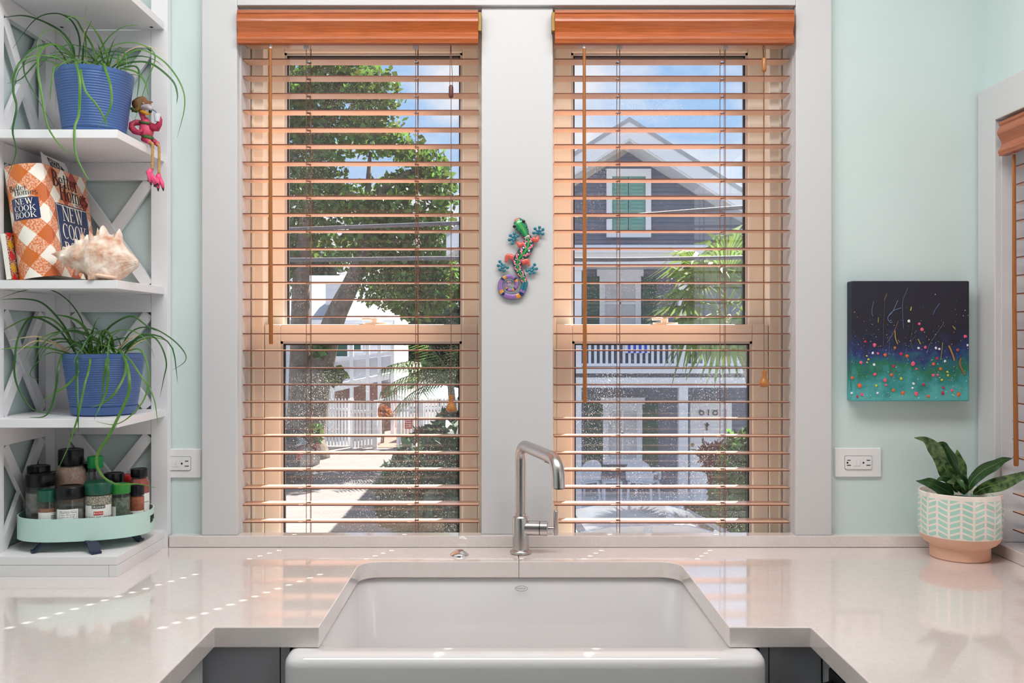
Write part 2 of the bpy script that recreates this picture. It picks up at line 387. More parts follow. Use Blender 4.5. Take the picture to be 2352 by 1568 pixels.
def window(name, x0, x1):
    w = thing(name, ((x0 + x1) / 2, 2.29, ZB), kind='structure')
    fw = .034
    def fr(b):
        b.box(x0, x0 + fw, 2.29, 2.39, ZB, ZT).box(x1 - fw, x1, 2.29, 2.39, ZB, ZT)
        b.box(x0 + fw, x1 - fw, 2.29, 2.39, ZT - .03, ZT).box(x0 + fw, x1 - fw, 2.29, 2.39, ZB - .0, ZB + .012)
    part('window_frame', 'vinyl', w, fr, bevel=.002)
    part('jamb_lining', 'trim_white', w, lambda b: b.box(x0 - .001, x0 + .004, YW + .002, 2.29, ZB, ZT).box(x1 - .004, x1 + .001, YW + .002, 2.29, ZB, ZT).box(x0 + .004, x1 - .004, YW + .002, 2.29, ZT - .004, ZT))
    part('track_channel', 'vinyl', w, lambda b: b.box(x0 + .006, x0 + .011, 2.283, 2.29, ZB, ZT).box(x1 - .011, x1 - .006, 2.283, 2.29, ZB, ZT))
    def sash(nm, y0, y1, z0, z1, st, tr, br, dusty):
        xs0, xs1 = x0 + fw + .001, x1 - fw - .001
        s_ = part(nm, 'vinyl', w, lambda b: b.box(xs0, xs0 + st, y0, y1, z0, z1).box(xs1 - st, xs1, y0, y1, z0, z1).box(xs0 + st, xs1 - st, y0, y1, z1 - tr, z1).box(xs0 + st, xs1 - st, y0, y1, z0, z0 + br), bevel=.003)
        gx0, gx1, gz0, gz1 = xs0 + st, xs1 - st, z0 + br, z1 - tr
        t = .006
        part('glazing_bead', 'trim_white', s_, lambda b: b.box(gx0, gx0 + t, y0 + .004, y1, gz0, gz1).box(gx1 - t, gx1, y0 + .004, y1, gz0, gz1).box(gx0, gx1, y0 + .004, y1, gz1 - t, gz1).box(gx0, gx1, y0 + .004, y1, gz0, gz0 + t))
        q = t + .0035; yc = (y0 + y1) / 2
        part('gasket', 'gasket', s_, lambda b: b.box(gx0 + t, gx0 + q, yc - .006, yc + .006, gz0 + t, gz1 - t).box(gx1 - q, gx1 - t, yc - .006, yc + .006, gz0 + t, gz1 - t).box(gx0 + t, gx1 - t, yc - .006, yc + .006, gz1 - q, gz1 - t).box(gx0 + t, gx1 - t, yc - .006, yc + .006, gz0 + t, gz0 + q))
        part('pane', dusty, s_, lambda b: b.box(gx0 + t, gx1 - t, yc - .002, yc + .002, gz0 + t, gz1 - t))
        return s_
    up = sash('upper_sash', 2.337, 2.367, 1.412, ZT - .03, .040, .034, .03, 'pane_clean')
    lo = sash('lower_sash', 2.297, 2.327, ZB + .012, 1.4500, .040, .043, .02, 'pane_dusty')
    # cam lock on the meeting rail
    cx = (x0 + x1) / 2 + .03
    def lk(b):
        b.loft([[Vector((cx - .02 + .032 * math.cos(a), 2.312 + .009 * math.sin(a), z)) for a in [2 * PI * i / 20 for i in range(20)]] for z in (1.450, 1.455)])
        b.tube([(cx - .022, 2.312, 1.455), (cx - .022, 2.312, 1.466)], .009, 12)
    lkp = part('sash_lock', 'vinyl', lo, lk, smooth=40)
    part('lock_lever', 'vinyl', lkp, lambda b: b.tube([(cx - .022, 2.312, 1.462), (cx - .036, 2.306, 1.465), (cx - .054, 2.303, 1.463)], [.006, .008, .006], 8, flat=((0, 0, 1), .5)), smooth=True)
    return w
window('window_1', *W1); window('window_2', *W2)
# side window
w3 = thing('window_3', (1.25, 1.6, WZ0), kind='structure')
part('window_frame', 'vinyl', w3, lambda b: b.box(1.27, 1.34, WY0, WY0 + .04, WZ0, WZ1).box(1.27, 1.34, WY1 - .04, WY1, WZ0, WZ1).box(1.27, 1.34, WY0 + .04, WY1 - .04, WZ0, WZ0 + .05).box(1.27, 1.34, WY0 + .04, WY1 - .04, WZ1 - .04, WZ1).box(1.285, 1.325, WY0 + .04, WY1 - .04, 1.40, 1.45), bevel=.002)
part('pane', 'pane_clean', w3, lambda b: b.box(1.303, 1.307, WY0 + .04, WY1 - .04, WZ0 + .05, 1.40))
part('pane', 'pane_clean', w3, lambda b: b.box(1.303, 1.307, WY0 + .04, WY1 - .04, 1.45, WZ1 - .04))

# ------------------------------------------------------------------ wooden blinds
VAL = [(0, 0), (.016, 0), (.020, .003), (.020, .008), (.0175, .011), (.020, .016), (.0235, .024), (.0235, .030), (.019, .038), (.0145, .046), (.0135, .053), (.016, .061), (.021, .067), (.022, .071), (.0195, .077), (.0195, .080), (0, .080)]
def slat_mesh(L, holes, w=.0465, t=.0026):
    xs = [-L / 2]
    for h in holes: xs += [h - .0055, h + .0055]
    xs.append(L / 2); ys = [-w / 2, -.0085, .0085, w / 2]
    b = MB(); cells = set(); edge = []
    for i in range(len(xs) - 1):
        for j in range(3):
            if not (j == 1 and i % 2 == 1): cells.add((i, j))
    idx = {}
    def vid(i, j, k):
        if (i, j, k) not in idx:
            idx[(i, j, k)] = len(b.v); b.v.append((xs[i], ys[j], t / 2 if k else -t / 2))
        return idx[(i, j, k)]
    for (i, j) in cells:
        b.f.append((vid(i, j, 1), vid(i + 1, j, 1), vid(i + 1, j + 1, 1), vid(i, j + 1, 1)))
        b.f.append((vid(i, j, 0), vid(i, j + 1, 0), vid(i + 1, j + 1, 0), vid(i + 1, j, 0)))
        for (di, dj, a, c) in ((0, -1, (i, j), (i + 1, j)), (1, 0, (i + 1, j), (i + 1, j + 1)), (0, 1, (i + 1, j + 1), (i, j + 1)), (-1, 0, (i, j + 1), (i, j))):
            if (i + di, j + dj) not in cells: b.f.append((vid(*a, 0), vid(*c, 0), vid(*c, 1), vid(*a, 1))); edge.append(len(b.f) - 1)
    me = bpy.data.meshes.new('slat'); me.from_pydata(b.v, [], b.f)
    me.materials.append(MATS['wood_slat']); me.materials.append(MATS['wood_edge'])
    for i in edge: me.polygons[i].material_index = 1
    return me
def bell(c, s=1.0): return [(.0045 * s, .038), (.0065 * s, .0365), (.0062 * s, .030), (.0055 * s, .024), (.008 * s, .017), (.0125 * s, .010), (.0125 * s, .006), (.009 * s, .001), (.003, 0)]
def blind(x0, x1, val, holes, cord_x, top_t, bot_t, wand_x, wand_bot, tilts, label, top_dark, ret_side, z0s):
    bl = thing('wooden_blind', ((x0 + x1) / 2, 2.235, SILL), label, 'blind', 'wooden slat blinds over the sink and in the side window')
    xc = (x0 + x1) / 2
    yb, zt = 2.185, 2.198
    part('valance', 'wood_valance', bl, lambda b: b.prism(VAL, lambda u, v: (val[0], yb - u, zt - v), lambda u, v: (val[1], yb - u, zt - v)), smooth=25)
    part('head_rail', 'wood_slat', bl, lambda b: b.box(x0, x1, 2.197, 2.262, 2.133, 2.203), bevel=.002)
    rx = val[1] if ret_side > 0 else val[0] - .008
    part('mounting_bracket', 'brass', bl, lambda b: b.box(rx + .0005, rx + .0075, 2.168, 2.190, 2.148, 2.192))
    me = slat_mesh(x1 - x0, [h - xc for h in holes])
    zs = []
    for i in range(28):
        z = z0s - .0417 * i + .0006 * math.sin(i * 2.7)
        o = link(bpy.data.objects.new('slat', me)); o.parent = bl; o.location = (0, 0, z - SILL); zs.append(z)
        o.rotation_euler = (math.radians(tilts.get(i, .35 * math.sin(i * 1.9))), 0, 0)
    part('bottom_rail', 'wood_slat', bl, lambda b: b.box(x0, x1, 2.218, 2.252, .911, .931), bevel=.002)
    for h in holes:
        def lad(b):
            for yy in (2.2075, 2.2625): b.tube([(h, yy, 2.14), (h, yy, .93)], .0008, 5)
            b.tube([(h + .004, 2.235, 2.14), (h + .004, 2.235, .93)], .0007, 5)
            for z in zs: b.tube([(h, 2.2075, z - .0020), (h, 2.2625, z - .0020)], .0005, 4)
        part('ladder_cord', 'cord', bl, lad)
        part('cord_guide', 'clear_plastic', bl, lambda b: b.box(h - .006, h + .006, 2.205, 2.212, 2.116, 2.134))
    yc = 2.190; cx = WX(cord_x, yc)
    zt1, zb1 = WZ(top_t[0], yc), WZ(top_t[1], yc); zt2, zb2 = WZ(bot_t[0], yc), WZ(bot_t[1], yc)
    part('pull_cord', 'cord', bl, lambda b: b.tube([(cx - .001, yc + .004, 2.13), (cx - .003, yc, zt1 + .02), (cx - .003, yc, zt1 - .002)], .0008, 5).tube([(cx - .001, yc + .004, 2.13), (cx + .003, yc, zt1 + .02), (cx + .003, yc, zt1 - .002)], .0008, 5).tube([(cx, yc, zb1 + .002), (cx, yc, zt2 - .003)], .0009, 5))
    part('cord_tassel', 'wood_dark' if top_dark else 'wood_tassel', bl, lambda b: b.lathe([(.002, 0), (.0052, .002), (.0058, .006), (.0055, zt1 - zb1 - .004), (.004, zt1 - zb1), (.001, zt1 - zb1)], (cx, yc, zb1), 14), smooth=50)
    sc_ = (zt2 - zb2) / .038
    part('cord_tassel', 'wood_tassel', bl, lambda b: b.lathe([(r * 1.0, z * sc_) for r, z in reversed(bell(0))], (cx, yc, zb2), 18), smooth=50)
    wd = 2.176; wx = WX(wand_x, wd); wz = WZ(wand_bot, wd)
    wn_ = part('tilt_wand', 'wood_wand', bl, lambda b: b.tube([(wx, wd, 2.108), (wx, wd, 1.9), (wx + .001, wd, 1.6), (wx + .0015, wd, wz + .004), (wx + .0015, wd, wz)], [.0036, .0042, .0046, .0050, .004], 8), smooth=50)
    part('wand_hook', 'clear_plastic', wn_, lambda b: b.tube([(wx, wd, 2.104), (wx, wd + .004, 2.116), (wx, 2.2, 2.134)], .0035, 8), smooth=True)
    return bl
B1 = blind(-.635, -.062, (-.636, -.062), (-.480, -.215), 1036, (196, 225), (907, 946), 621, 790, {25: 1.3, 26: 1.5, 27: -.9, 24: .2}, 'wooden slat blind over the left sink window, in front of the tree view', True, 1, 2.0935)
B2 = blind(.122, .694, (.121, .690), (.280, .5365), 1755, (133, 165), (850, 889), 1342, 925, {26: .8, 27: 1.3, 22: .9, 23: -.2}, 'wooden slat blind over the right sink window, in front of the gray house', False, -1, 2.0935)
# side blind
b3 = thing('wooden_blind', (1.197, 1.63, SILL), 'wooden slat blind in the side window at the right edge, above the planter', 'blind', 'wooden slat blinds over the sink and in the side window')
part('valance', 'wood_valance_side', b3, lambda b: b.prism(VAL, lambda u, v: (1.160 - u, 2.098, 1.915 - v), lambda u, v: (1.160 - u, 1.17, 1.915 - v)), smooth=25)
part('head_rail', 'wood_slat', b3, lambda b: b.box(1.168, 1.226, 1.17, 2.096, 1.848, 1.916), bevel=.002)
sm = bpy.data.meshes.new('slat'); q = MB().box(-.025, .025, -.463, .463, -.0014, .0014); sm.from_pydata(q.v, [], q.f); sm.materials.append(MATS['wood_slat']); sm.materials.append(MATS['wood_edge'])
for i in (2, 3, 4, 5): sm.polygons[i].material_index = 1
for i in range(21):
    o = link(bpy.data.objects.new('slat', sm)); o.parent = b3; o.location = (0, 2.097 - .463 - 1.63, 1.809 - .0417 * i - SILL); o.rotation_euler = (0, math.radians(.4 * math.sin(i)), 0)
part('ladder_cord', 'cord', b3, lambda b: [b.tube([(xx, 1.98, 1.85), (xx, 1.98, .95)], .0008, 5) for xx in (1.169, 1.225)])
part('tilt_wand', 'wood_wand', b3, lambda b: b.tube([(WX(2329, 2.07), 2.07, WZ(355, 2.07)), (WX(2330, 2.07), 2.07, WZ(700, 2.07)), (WX(2334, 2.07), 2.07, WZ(1066, 2.07)), (WX(2334, 2.07), 2.07, WZ(1070, 2.07))], [.004, .0048, .0055, .0045], 8), smooth=50)
part('wand_hook', 'clear_plastic', b3, lambda b: b.tube([(WX(2329, 2.07), 2.07, WZ(356, 2.07)), (WX(2329, 2.07) + .006, 2.07, WZ(345, 2.07)), (1.17, 2.07, 1.853)], .0035, 8), smooth=True)

# ------------------------------------------------------------------ countertop, sill, backsplash
ZK = 0.915; TH = 0.036
ct = thing('countertop', (0.035, 1.9, ZK - TH), 'speckled cream quartz countertop wrapping around the sink in a U', 'countertop')
SX0, SX1, SYF, SYB, SR = -.3215, .391, 1.581, 2.04, .045
def corner(cx, cy, r, a0, a1, n=8): return [(cx + r * math.cos(math.radians(a0 + (a1 - a0) * i / n)), cy + r * math.sin(math.radians(a0 + (a1 - a0) * i / n))) for i in range(n + 1)]
xm = .033
Lp = [(XL, -1.2), (-.504, -1.2)] + corner(-.504 + .012 - .012, SYF, 0.0001, 0, 0, 1) + [(SX0, SYF)] + corner(SX0 + SR, SYB - SR, SR, 180, 90) + [(xm - .0003, SYB), (xm - .0003, YW), (XL, YW)]
Rp = [(xm + .0003, YW), (xm + .0003, SYB)] + corner(SX1 - SR, SYB - SR, SR, 90, 0) + [(SX1, SYF), (.5325, SYF), (.5325, -1.2), (XR, -1.2), (XR, YW)]
def dedupe(P):
    o = [P[0]]
    for p in P[1:]:
        if (Vector(p) - Vector(o[-1])).length > 1e-3 or abs(p[0] - xm) < .002: o.append(p)
    return o
for P in (Lp, Rp):
    P = dedupe(P)
    part('slab', 'quartz', ct, lambda b: b.prism(P, lambda u, v: (u, v, ZK - TH), lambda u, v: (u, v, ZK)), bevel=.0018)
bs = thing('backsplash', (0, 2.19, ZK), 'low speckled quartz backsplash ledge along the foot of the window wall and side wall', 'backsplash')
part('ledge', 'quartz', bs, lambda b: b.box(-.802, XR, 2.176, 2.214, ZK + .0005, SILL), bevel=.0015)
part('ledge', 'quartz', bs, lambda b: b.box(1.138, XR, -1.0, 2.176, ZK + .0005, SILL), bevel=.0015)
part('ledge', 'quartz', bs, lambda b: b.box(1.162, 1.27, WY0, WY1, SILL - .02, SILL - .001), bevel=.0015)

# ------------------------------------------------------------------ farmhouse sink
sk = thing('farmhouse_sink', (.035, 1.8, .62), 'white fireclay farmhouse sink with a rounded apron front under the window', 'sink')
def sinkmesh(b):
    zr = ZK - TH - .0008; R = []
    o = (-.376, .448, 1.535, 2.075); i_ = (-.325, .395, 1.592, 2.046)
    R.append(rrect(*o, .03, .62)); R.append(rrect(*o, .03, zr - .020))
    for a in (22, 45, 67, 90):
        q = .018 * (1 - math.cos(math.radians(a))); h = .018 * math.sin(math.radians(a))
        R.append(rrect(o[0] + q, o[1] - q, o[2] + q, o[3] - q, .03, zr - .018 + h))
    for a in (90, 60, 30, 0):
        q = .010 * (1 - math.sin(math.radians(a))); h = .010 * math.sin(math.radians(a))
        k = .010 - q
        R.append(rrect(i_[0] - k + .0, i_[1] + k, i_[2] - k, i_[3] + k, .045, zr - .010 + h))
    R.append(rrect(i_[0] + .006, i_[1] - .006, i_[2] + .006, i_[3] - .004, .05, .70))
    for a in (30, 60, 90):
        q = .03 * (1 - math.cos(math.radians(a))); h = .03 * math.sin(math.radians(a))
        R.append(rrect(i_[0] + .006 + q, i_[1] - .006 - q, i_[2] + .006 + q, i_[3] - .004 - q, .05, .70 - h))
    b.loft(R)
part('basin', 'fireclay', sk, sinkmesh, smooth=60)
mat('logo_gray', (92, 84, 76), 0.5, bump=(80, .02))
lx, lz = .0385, WZ(1351, 2.04)
def lf(u, v): return (lx + u, 2.0395, lz + v)
def oval(b):
    n = 28; P = [lf(.0145 * math.cos(2 * PI * i / n), .0062 * math.sin(2 * PI * i / n)) for i in range(n)]; Q = [lf(.0136 * math.cos(2 * PI * i / n), .0054 * math.sin(2 * PI * i / n)) for i in range(n)]
    b.add(P + Q, [(i, (i + 1) % n, n + (i + 1) % n, n + i) for i in range(n)])
    put_text(b, 'KOHLER', .0055, lf)
part('maker_mark', 'logo_gray', sk, oval)
part('drain', 'steel', sk, lambda b: b.lathe([(.045, .668), (.045, .6715), (.03, .6705), (.028, .669)], (.035, 1.82, 0), 24), smooth=40)

# ------------------------------------------------------------------ cabinets under the counter
zc_ = ZK - TH - .001
sb = thing('sink_base_cabinet', (.035, 1.85, 0.1), 'gray sink base cabinet with plain filler panels either side of the apron', 'cabinet')
part('body', 'cab_gray', sb, lambda b: b.box(-.50, -.385, 1.625, 2.19, .1, zc_).box(.457, .53, 1.625, 2.19, .1, zc_).box(-.385, .457, 2.10, 2.19, .1, zc_).box(-.385, .457, 1.60, 2.1, .1, .6))
for (xa, xb) in ((-.5440, -.3955), (-.3935, -.3775), (.4495, .4655), (.4675, .5590)):
    part('filler_panel', 'cab_gray', sb, lambda b: b.box(xa, xb, 1.603, 1.6245, .1, zc_), bevel=.001)
for (xa, xb, hx) in ((-.376, .034, .0), (.036, .448, .07)):
    d_ = part('door', 'cab_gray', sb, lambda b: b.box(xa, xb, 1.575, 1.5985, .13, .60), bevel=.002)
    part('handle', 'steel', d_, lambda b: b.tube([(hx, 1.575, .56), (hx, 1.555, .55), (hx, 1.555, .45), (hx, 1.575, .44)], .004, 8), smooth=True)
lc = thing('base_cabinet', (-.8, .3, .1), 'light painted drawer cabinet under the left arm of the countertop', 'cabinet')
part('body', 'cab_light', lc, lambda b: b.box(XL + .002, -.545, -1.15, 1.60, .1, zc_))
for k, ya in enumerate((-1.14, -.45, .24, .93)):
    for (z0_, z1_) in ((.70, .872), (.42, .694), (.13, .414)):
        d_ = part('drawer', 'cab_light', lc, lambda b: b.box(-.5445, -.526, ya, ya + .66, z0_, z1_), bevel=.003)
        part('drawer_pull', 'steel', d_, lambda b: b.tube([(-.526, ya + .25, z1_ - .05), (-.510, ya + .26, z1_ - .05), (-.510, ya + .40, z1_ - .05), (-.526, ya + .41, z1_ - .05)], .004, 8), smooth=True)
dw = thing('dishwasher', (.85, .9, .1), 'black dishwasher under the right arm of the countertop', 'appliance')
part('body', 'cab_gray', dw, lambda b: b.box(.56, XR - .002, .75, 1.60, .1, zc_))
part('door', 'black_plastic', dw, lambda b: b.box(.541, .5595, .92, 1.52, .13, .868), bevel=.003)
part('handle', 'black_plastic', dw, lambda b: b.tube([(.541, 1.50, .845), (.522, 1.49, .845), (.522, .95, .845), (.541, .94, .845)], .008, 8), smooth=True)
rc = thing('base_cabinet', (.85, -.2, .1), 'gray cabinet under the near end of the right countertop arm', 'cabinet')
part('body', 'cab_gray', rc, lambda b: b.box(.56, XR - .002, -1.15, .745, .1, zc_)); part('door', 'cab_gray', rc, lambda b: b.box(.541, .5595, .1, .74, .13, .868), bevel=.003)

# ------------------------------------------------------------------ faucet and air switch
fx, fy = .0385, 2.118
fa = thing('kitchen_faucet', (fx, fy, ZK), 'brushed steel single-handle pull-out faucet standing behind the sink', 'faucet')
part('base_flange', 'steel', fa, lambda b: b.lathe([(.0225, 0), (.0245, .002), (.0245, .005), (.0215, .008), (.019, .010)], (fx, fy, ZK), 28), smooth=50)
part('body', 'steel', fa, lambda b: b.lathe([(.0188, .008), (.0188, .082), (.0178, .085), (.0145, .088), (.0140, .094)], (fx, fy, ZK), 28), smooth=40)
sd = Vector((WX(1283, 1.885) - fx, 1.885 - fy, 0)); sl = sd.length; sd.normalize()
ztop = 1.168
def spath(t0, t1, n):
    """swan path by arc length fraction: riser, bend, reach, bend, short drop"""
    R1, R2 = .034, .040; pts = []
    base = Vector((fx, fy, 0))
    for i in range(6): pts.append(base + Vector((0, 0, 1.005 + (ztop - R1 - 1.005) * i / 6)))
    for i in range(9):
        a = PI / 2 * i / 8; pts.append(base + sd * (R1 * (1 - math.cos(a))) + Vector((0, 0, ztop - R1 + R1 * math.sin(a))))
    for i in range(1, 8): pts.append(base + sd * (R1 + (sl - R1 - R2) * i / 8) + Vector((0, 0, ztop - .004 * i / 8)))
    for i in range(9):
        a = PI / 2 * i / 8; pts.append(base + sd * (sl - R2 + R2 * math.sin(a)) + Vector((0, 0, ztop - .004 - R2 * (1 - math.cos(a)))))
    pts.append(base + sd * (sl + .001) + Vector((0, 0, ztop - .062)))
    m = len(pts) - 1; return pts[int(t0 * m): int(t1 * m) + 1]
SP = spath(0, 1, 0)
part('spout', 'steel', fa, lambda b: b.tube(SP[:17], .0131, 20), smooth=60)
part('seam_ring', 'black_plastic', fa, lambda b: b.tube([SP[16], SP[16] + (SP[17] - SP[16]) * .06], .0127, 20), smooth=60)
sh = part('spray_head', 'steel', fa, lambda b: b.tube([SP[16] + (SP[17] - SP[16]) * .06] + SP[17:], [.0133] * (len(SP) - 20) + [.0136, .0138, .0136, .0130], 20) if False else b.tube([SP[16] + (SP[17] - SP[16]) * .06] + SP[17:], .0134, 20), smooth=60)
bt = SP[21]
for k in (-.008, .007):
    part('spray_button', 'black_plastic', sh, lambda b: b.ball(bt + sd * k + Vector((0, 0, -.0125)), (.0055, .0055, .003)), smooth=True)
part('nozzle', 'black_plastic', sh, lambda b: b.tube([SP[-1] + Vector((0, 0, .004)), SP[-1] + Vector((0, 0, -.0015))], .0108, 18))
hz = WZ(1213, 2.112)
hd = Vector((1, -.12, 0)).normalized()
hp = Vector((fx, fy, hz))
part('handle_hub', 'steel', fa, lambda b: b.tube([hp + hd * .010, hp + hd * .044], .0172, 20), smooth=40)
part('seam_ring', 'black_plastic', fa, lambda b: b.tube([hp + hd * .044, hp + hd * .0458], .0160, 20))
part('handle_cap', 'steel', fa, lambda b: b.tube([hp + hd * .0458, hp + hd * .062, hp + hd * .064], [.0172, .0172, .0155], 20), smooth=40)
part('handle_stem', 'steel', fa, lambda b: b.tube([hp + hd * .063, hp + hd * .078], [.006, .0045], 12), smooth=40)
hl = hp + hd * .082
part('lever', 'steel', fa, lambda b: b.tube([hl + Vector((0, 0, -.0155)), hl + Vector((0, 0, -.012)), hl + Vector((0, 0, .034)), hl + Vector((0, 0, .041)), hl + Vector((0, 0, .043))], [.004, .0056, .0056, .005, .003], 14), smooth=50)
ax = WX(1055, 2.10)
aw = thing('sink_air_switch', (ax, 2.10, ZK), 'round chrome push button set in the counter left of the faucet', 'button')
part('flange', 'chrome', aw, lambda b: b.lathe([(.0215, 0), (.0215, .002), (.018, .006), (.0125, .009), (.0120, .0085)], (ax, 2.10, ZK), 28), smooth=50)
part('button', 'chrome', aw, lambda b: b.lathe([(.0115, .008), (.0115, .0105), (.008, .0125), (.002, .013)], (ax, 2.10, ZK), 24), smooth=50)

# ------------------------------------------------------------------ outlets
def outlet(x0, x1, z0, z1, label):
    o = thing('wall_outlet', ((x0 + x1) / 2, YW, z0), label, 'outlet', 'outlets in the mint wall')
    xc, zc2 = (x0 + x1) / 2, (z0 + z1) / 2
    def slab(b, w, h, r, ya, yb2, s=.96):
        f = lambda a, y, sc: [Vector((p.x, y, p.y)) for p in rrect(xc - w / 2 * sc, xc + w / 2 * sc, zc2 - h / 2 * sc, zc2 + h / 2 * sc, r, 0)]
        b.loft([f(0, ya, 1), f(0, (ya + yb2) / 2, 1), f(0, yb2, s)])
    part('plate', 'outlet_white', o, lambda b: slab(b, x1 - x0, z1 - z0, .003, YW, YW - .006), smooth=30)
    part('seam', 'outlet_dark', o, lambda b: slab(b, .0655, .0335, .003, YW - .0055, YW - .0063, 1))
    r_ = part('receptacle', 'outlet_white', o, lambda b: slab(b, .0640, .0320, .003, YW - .006, YW - .0085, .985), smooth=30)
    yf = YW - .0086
    for k in (-1, 1):
        part('slot', 'outlet_dark', r_, lambda b: [b.box(xc + k * .0235 - .0045 + .0005 * s, xc + k * .0235 + .0045 - .0005 * s, yf - .0003, yf, zc2 + s * .006 - .001, zc2 + s * .006 + .001) for s in (-1, 1)])
    for gx in (-.027 + .0, .0115):
        part('ground_hole', 'outlet_dark', r_, lambda b: b.prism([(.0022 * math.cos(a), .0024 * math.sin(a)) for a in [PI / 2 + PI * i / 8 for i in range(9)]][::-1] + [(.0018, -.0024), (.0018, .0024)], lambda u, v: (xc + gx - u, yf, zc2 + v), lambda u, v: (xc + gx - u, yf - .0003, zc2 + v)))
    for kx in (-.0085, .0005):
        part('reset_button', 'outlet_white', r_, lambda b: b.box(xc + kx - .0034, xc + kx + .0034, yf - .0010, yf, zc2 - .0075, zc2 + .0075), bevel=.0004)
    return o
outlet(.797, .9105, 1.0805, 1.1505, 'white outlet on the right wall section, beside the planter')
outlet(-.8455, -.7305, 1.0785, 1.1485, 'white outlet half hidden by the edge of the shelf unit')

# ------------------------------------------------------------------ corner shelf unit
SXR, SXL, SYA, SYK = -.812, -1.073, 1.91, 2.175
su = thing('corner_shelf_unit', (-.94, 2.05, ZK), 'white open shelf unit with crossed braces standing in the left corner', 'shelf')
TOPS = [.9576, 1.246, 1.538, 1.854, 2.170]
BT = .018
for z in TOPS:
    part('shelf_board', 'shelf_white', su, lambda b: b.box(SXL - .018, SXR, SYA, SYK, z - BT, z), bevel=.0008)
part('kick_board', 'shelf_white', su, lambda b: b.box(SXL, SXR - .0185, SYA + .0005, SYA + .018, ZK, TOPS[0] - BT - .0005), bevel=.0006)
part('kick_end', 'shelf_white', su, lambda b: b.box(SXR - .018, SXR, SYA, SYK, ZK, TOPS[0] - BT - .0005), bevel=.0006)
YF0, YF1 = SYK, 2.197
part('stile', 'shelf_white', su, lambda b: b.box(-.844, -.8045, YF0, YF1, ZK, 2.55), bevel=.0006)
part('stile', 'shelf_white', su, lambda b: b.box(SXL - .018, -1.0385, YF0, YF1, ZK, 2.55), bevel=.0006)
part('stile', 'shelf_white', su, lambda b: b.box(SXL - .018, SXL - .0005, 2.132, YF0 - .0005, ZK, 2.55), bevel=.0006)
part('stile', 'shelf_white', su, lambda b: b.box(SXL - .018, SXL - .0005, SYA, SYA + .043, ZK, 2.55), bevel=.0006)
lv = TOPS + [2.486]
for i, z in enumerate(lv[1:]):
    zt_ = z - BT - .0005; zb_ = zt_ - .042
    part('rail', 'shelf_white', su, lambda b: b.box(-1.0380, -.8445, YF0 + .0005, YF1, zb_, zt_), bevel=.0006)
    part('rail', 'shelf_white', su, lambda b: b.box(SXL - .018, SXL - .0005, SYA + .0435, 2.1315, zb_, zt_), bevel=.0006)
    z0_ = lv[i]
    for s in (0, 1):
        part('brace', 'shelf_white', su, lambda b: b.bar((-1.0385 + .008, YF0 + .007 + .004 * s, z0_ + .004 if s else zb_ - .004), (-.844 - .008, YF0 + .007 + .004 * s, zb_ - .004 if s else z0_ + .004), .026, .011))
        part('brace', 'shelf_white', su, lambda b: b.bar((SXL - .007 - .003 * s, SYA + .05, z0_ + .004 if s else zb_ - .004), (SXL - .007 - .003 * s, 2.125, zb_ - .004 if s else z0_ + .004), .026, .010, up=(1, 0, 0)))
for (px, py) in ((142, 42), (348, 44)):
    q = W(px, py, 2.155); part('screw_cap', 'outlet_dark', su, lambda b: b.lathe([(.004, TOPS[4] - BT - .001), (.004, TOPS[4] - BT + .002)], (q.x, q.y, 0), 12))

# ------------------------------------------------------------------ two blue pots of grassy plants
def ribbon(P, w, up=(0, 0, 1)):
    b = MB(); P = [Vector(p) for p in P]; n = len(P); prev = None
    for i, p in enumerate(P):
        t = (P[min(i + 1, n - 1)] - P[max(i - 1, 0)]).normalized()
        s_ = t.cross(Vector((0.25, -1.0, .35)))
        if s_.length < .05: s_ = t.cross(Vector((1, 0, 0)))
        s_.normalize()
        if prev is not None and s_.dot(prev) < 0: s_ = -s_
        prev = s_
        u = i / (n - 1); ww = .82 * w * (min(1, .55 + u * 4) * (1 - u ** 4) + .12)
        nrm = s_.cross(t)
        b.v += [tuple(p - s_ * ww / 2), tuple(p + nrm * ww * .22), tuple(p + s_ * ww / 2)]
    for i in range(n - 1):
        a = i * 3; b.f += [(a, a + 1, a + 4, a + 3), (a + 1, a + 2, a + 5, a + 4)]
    return b
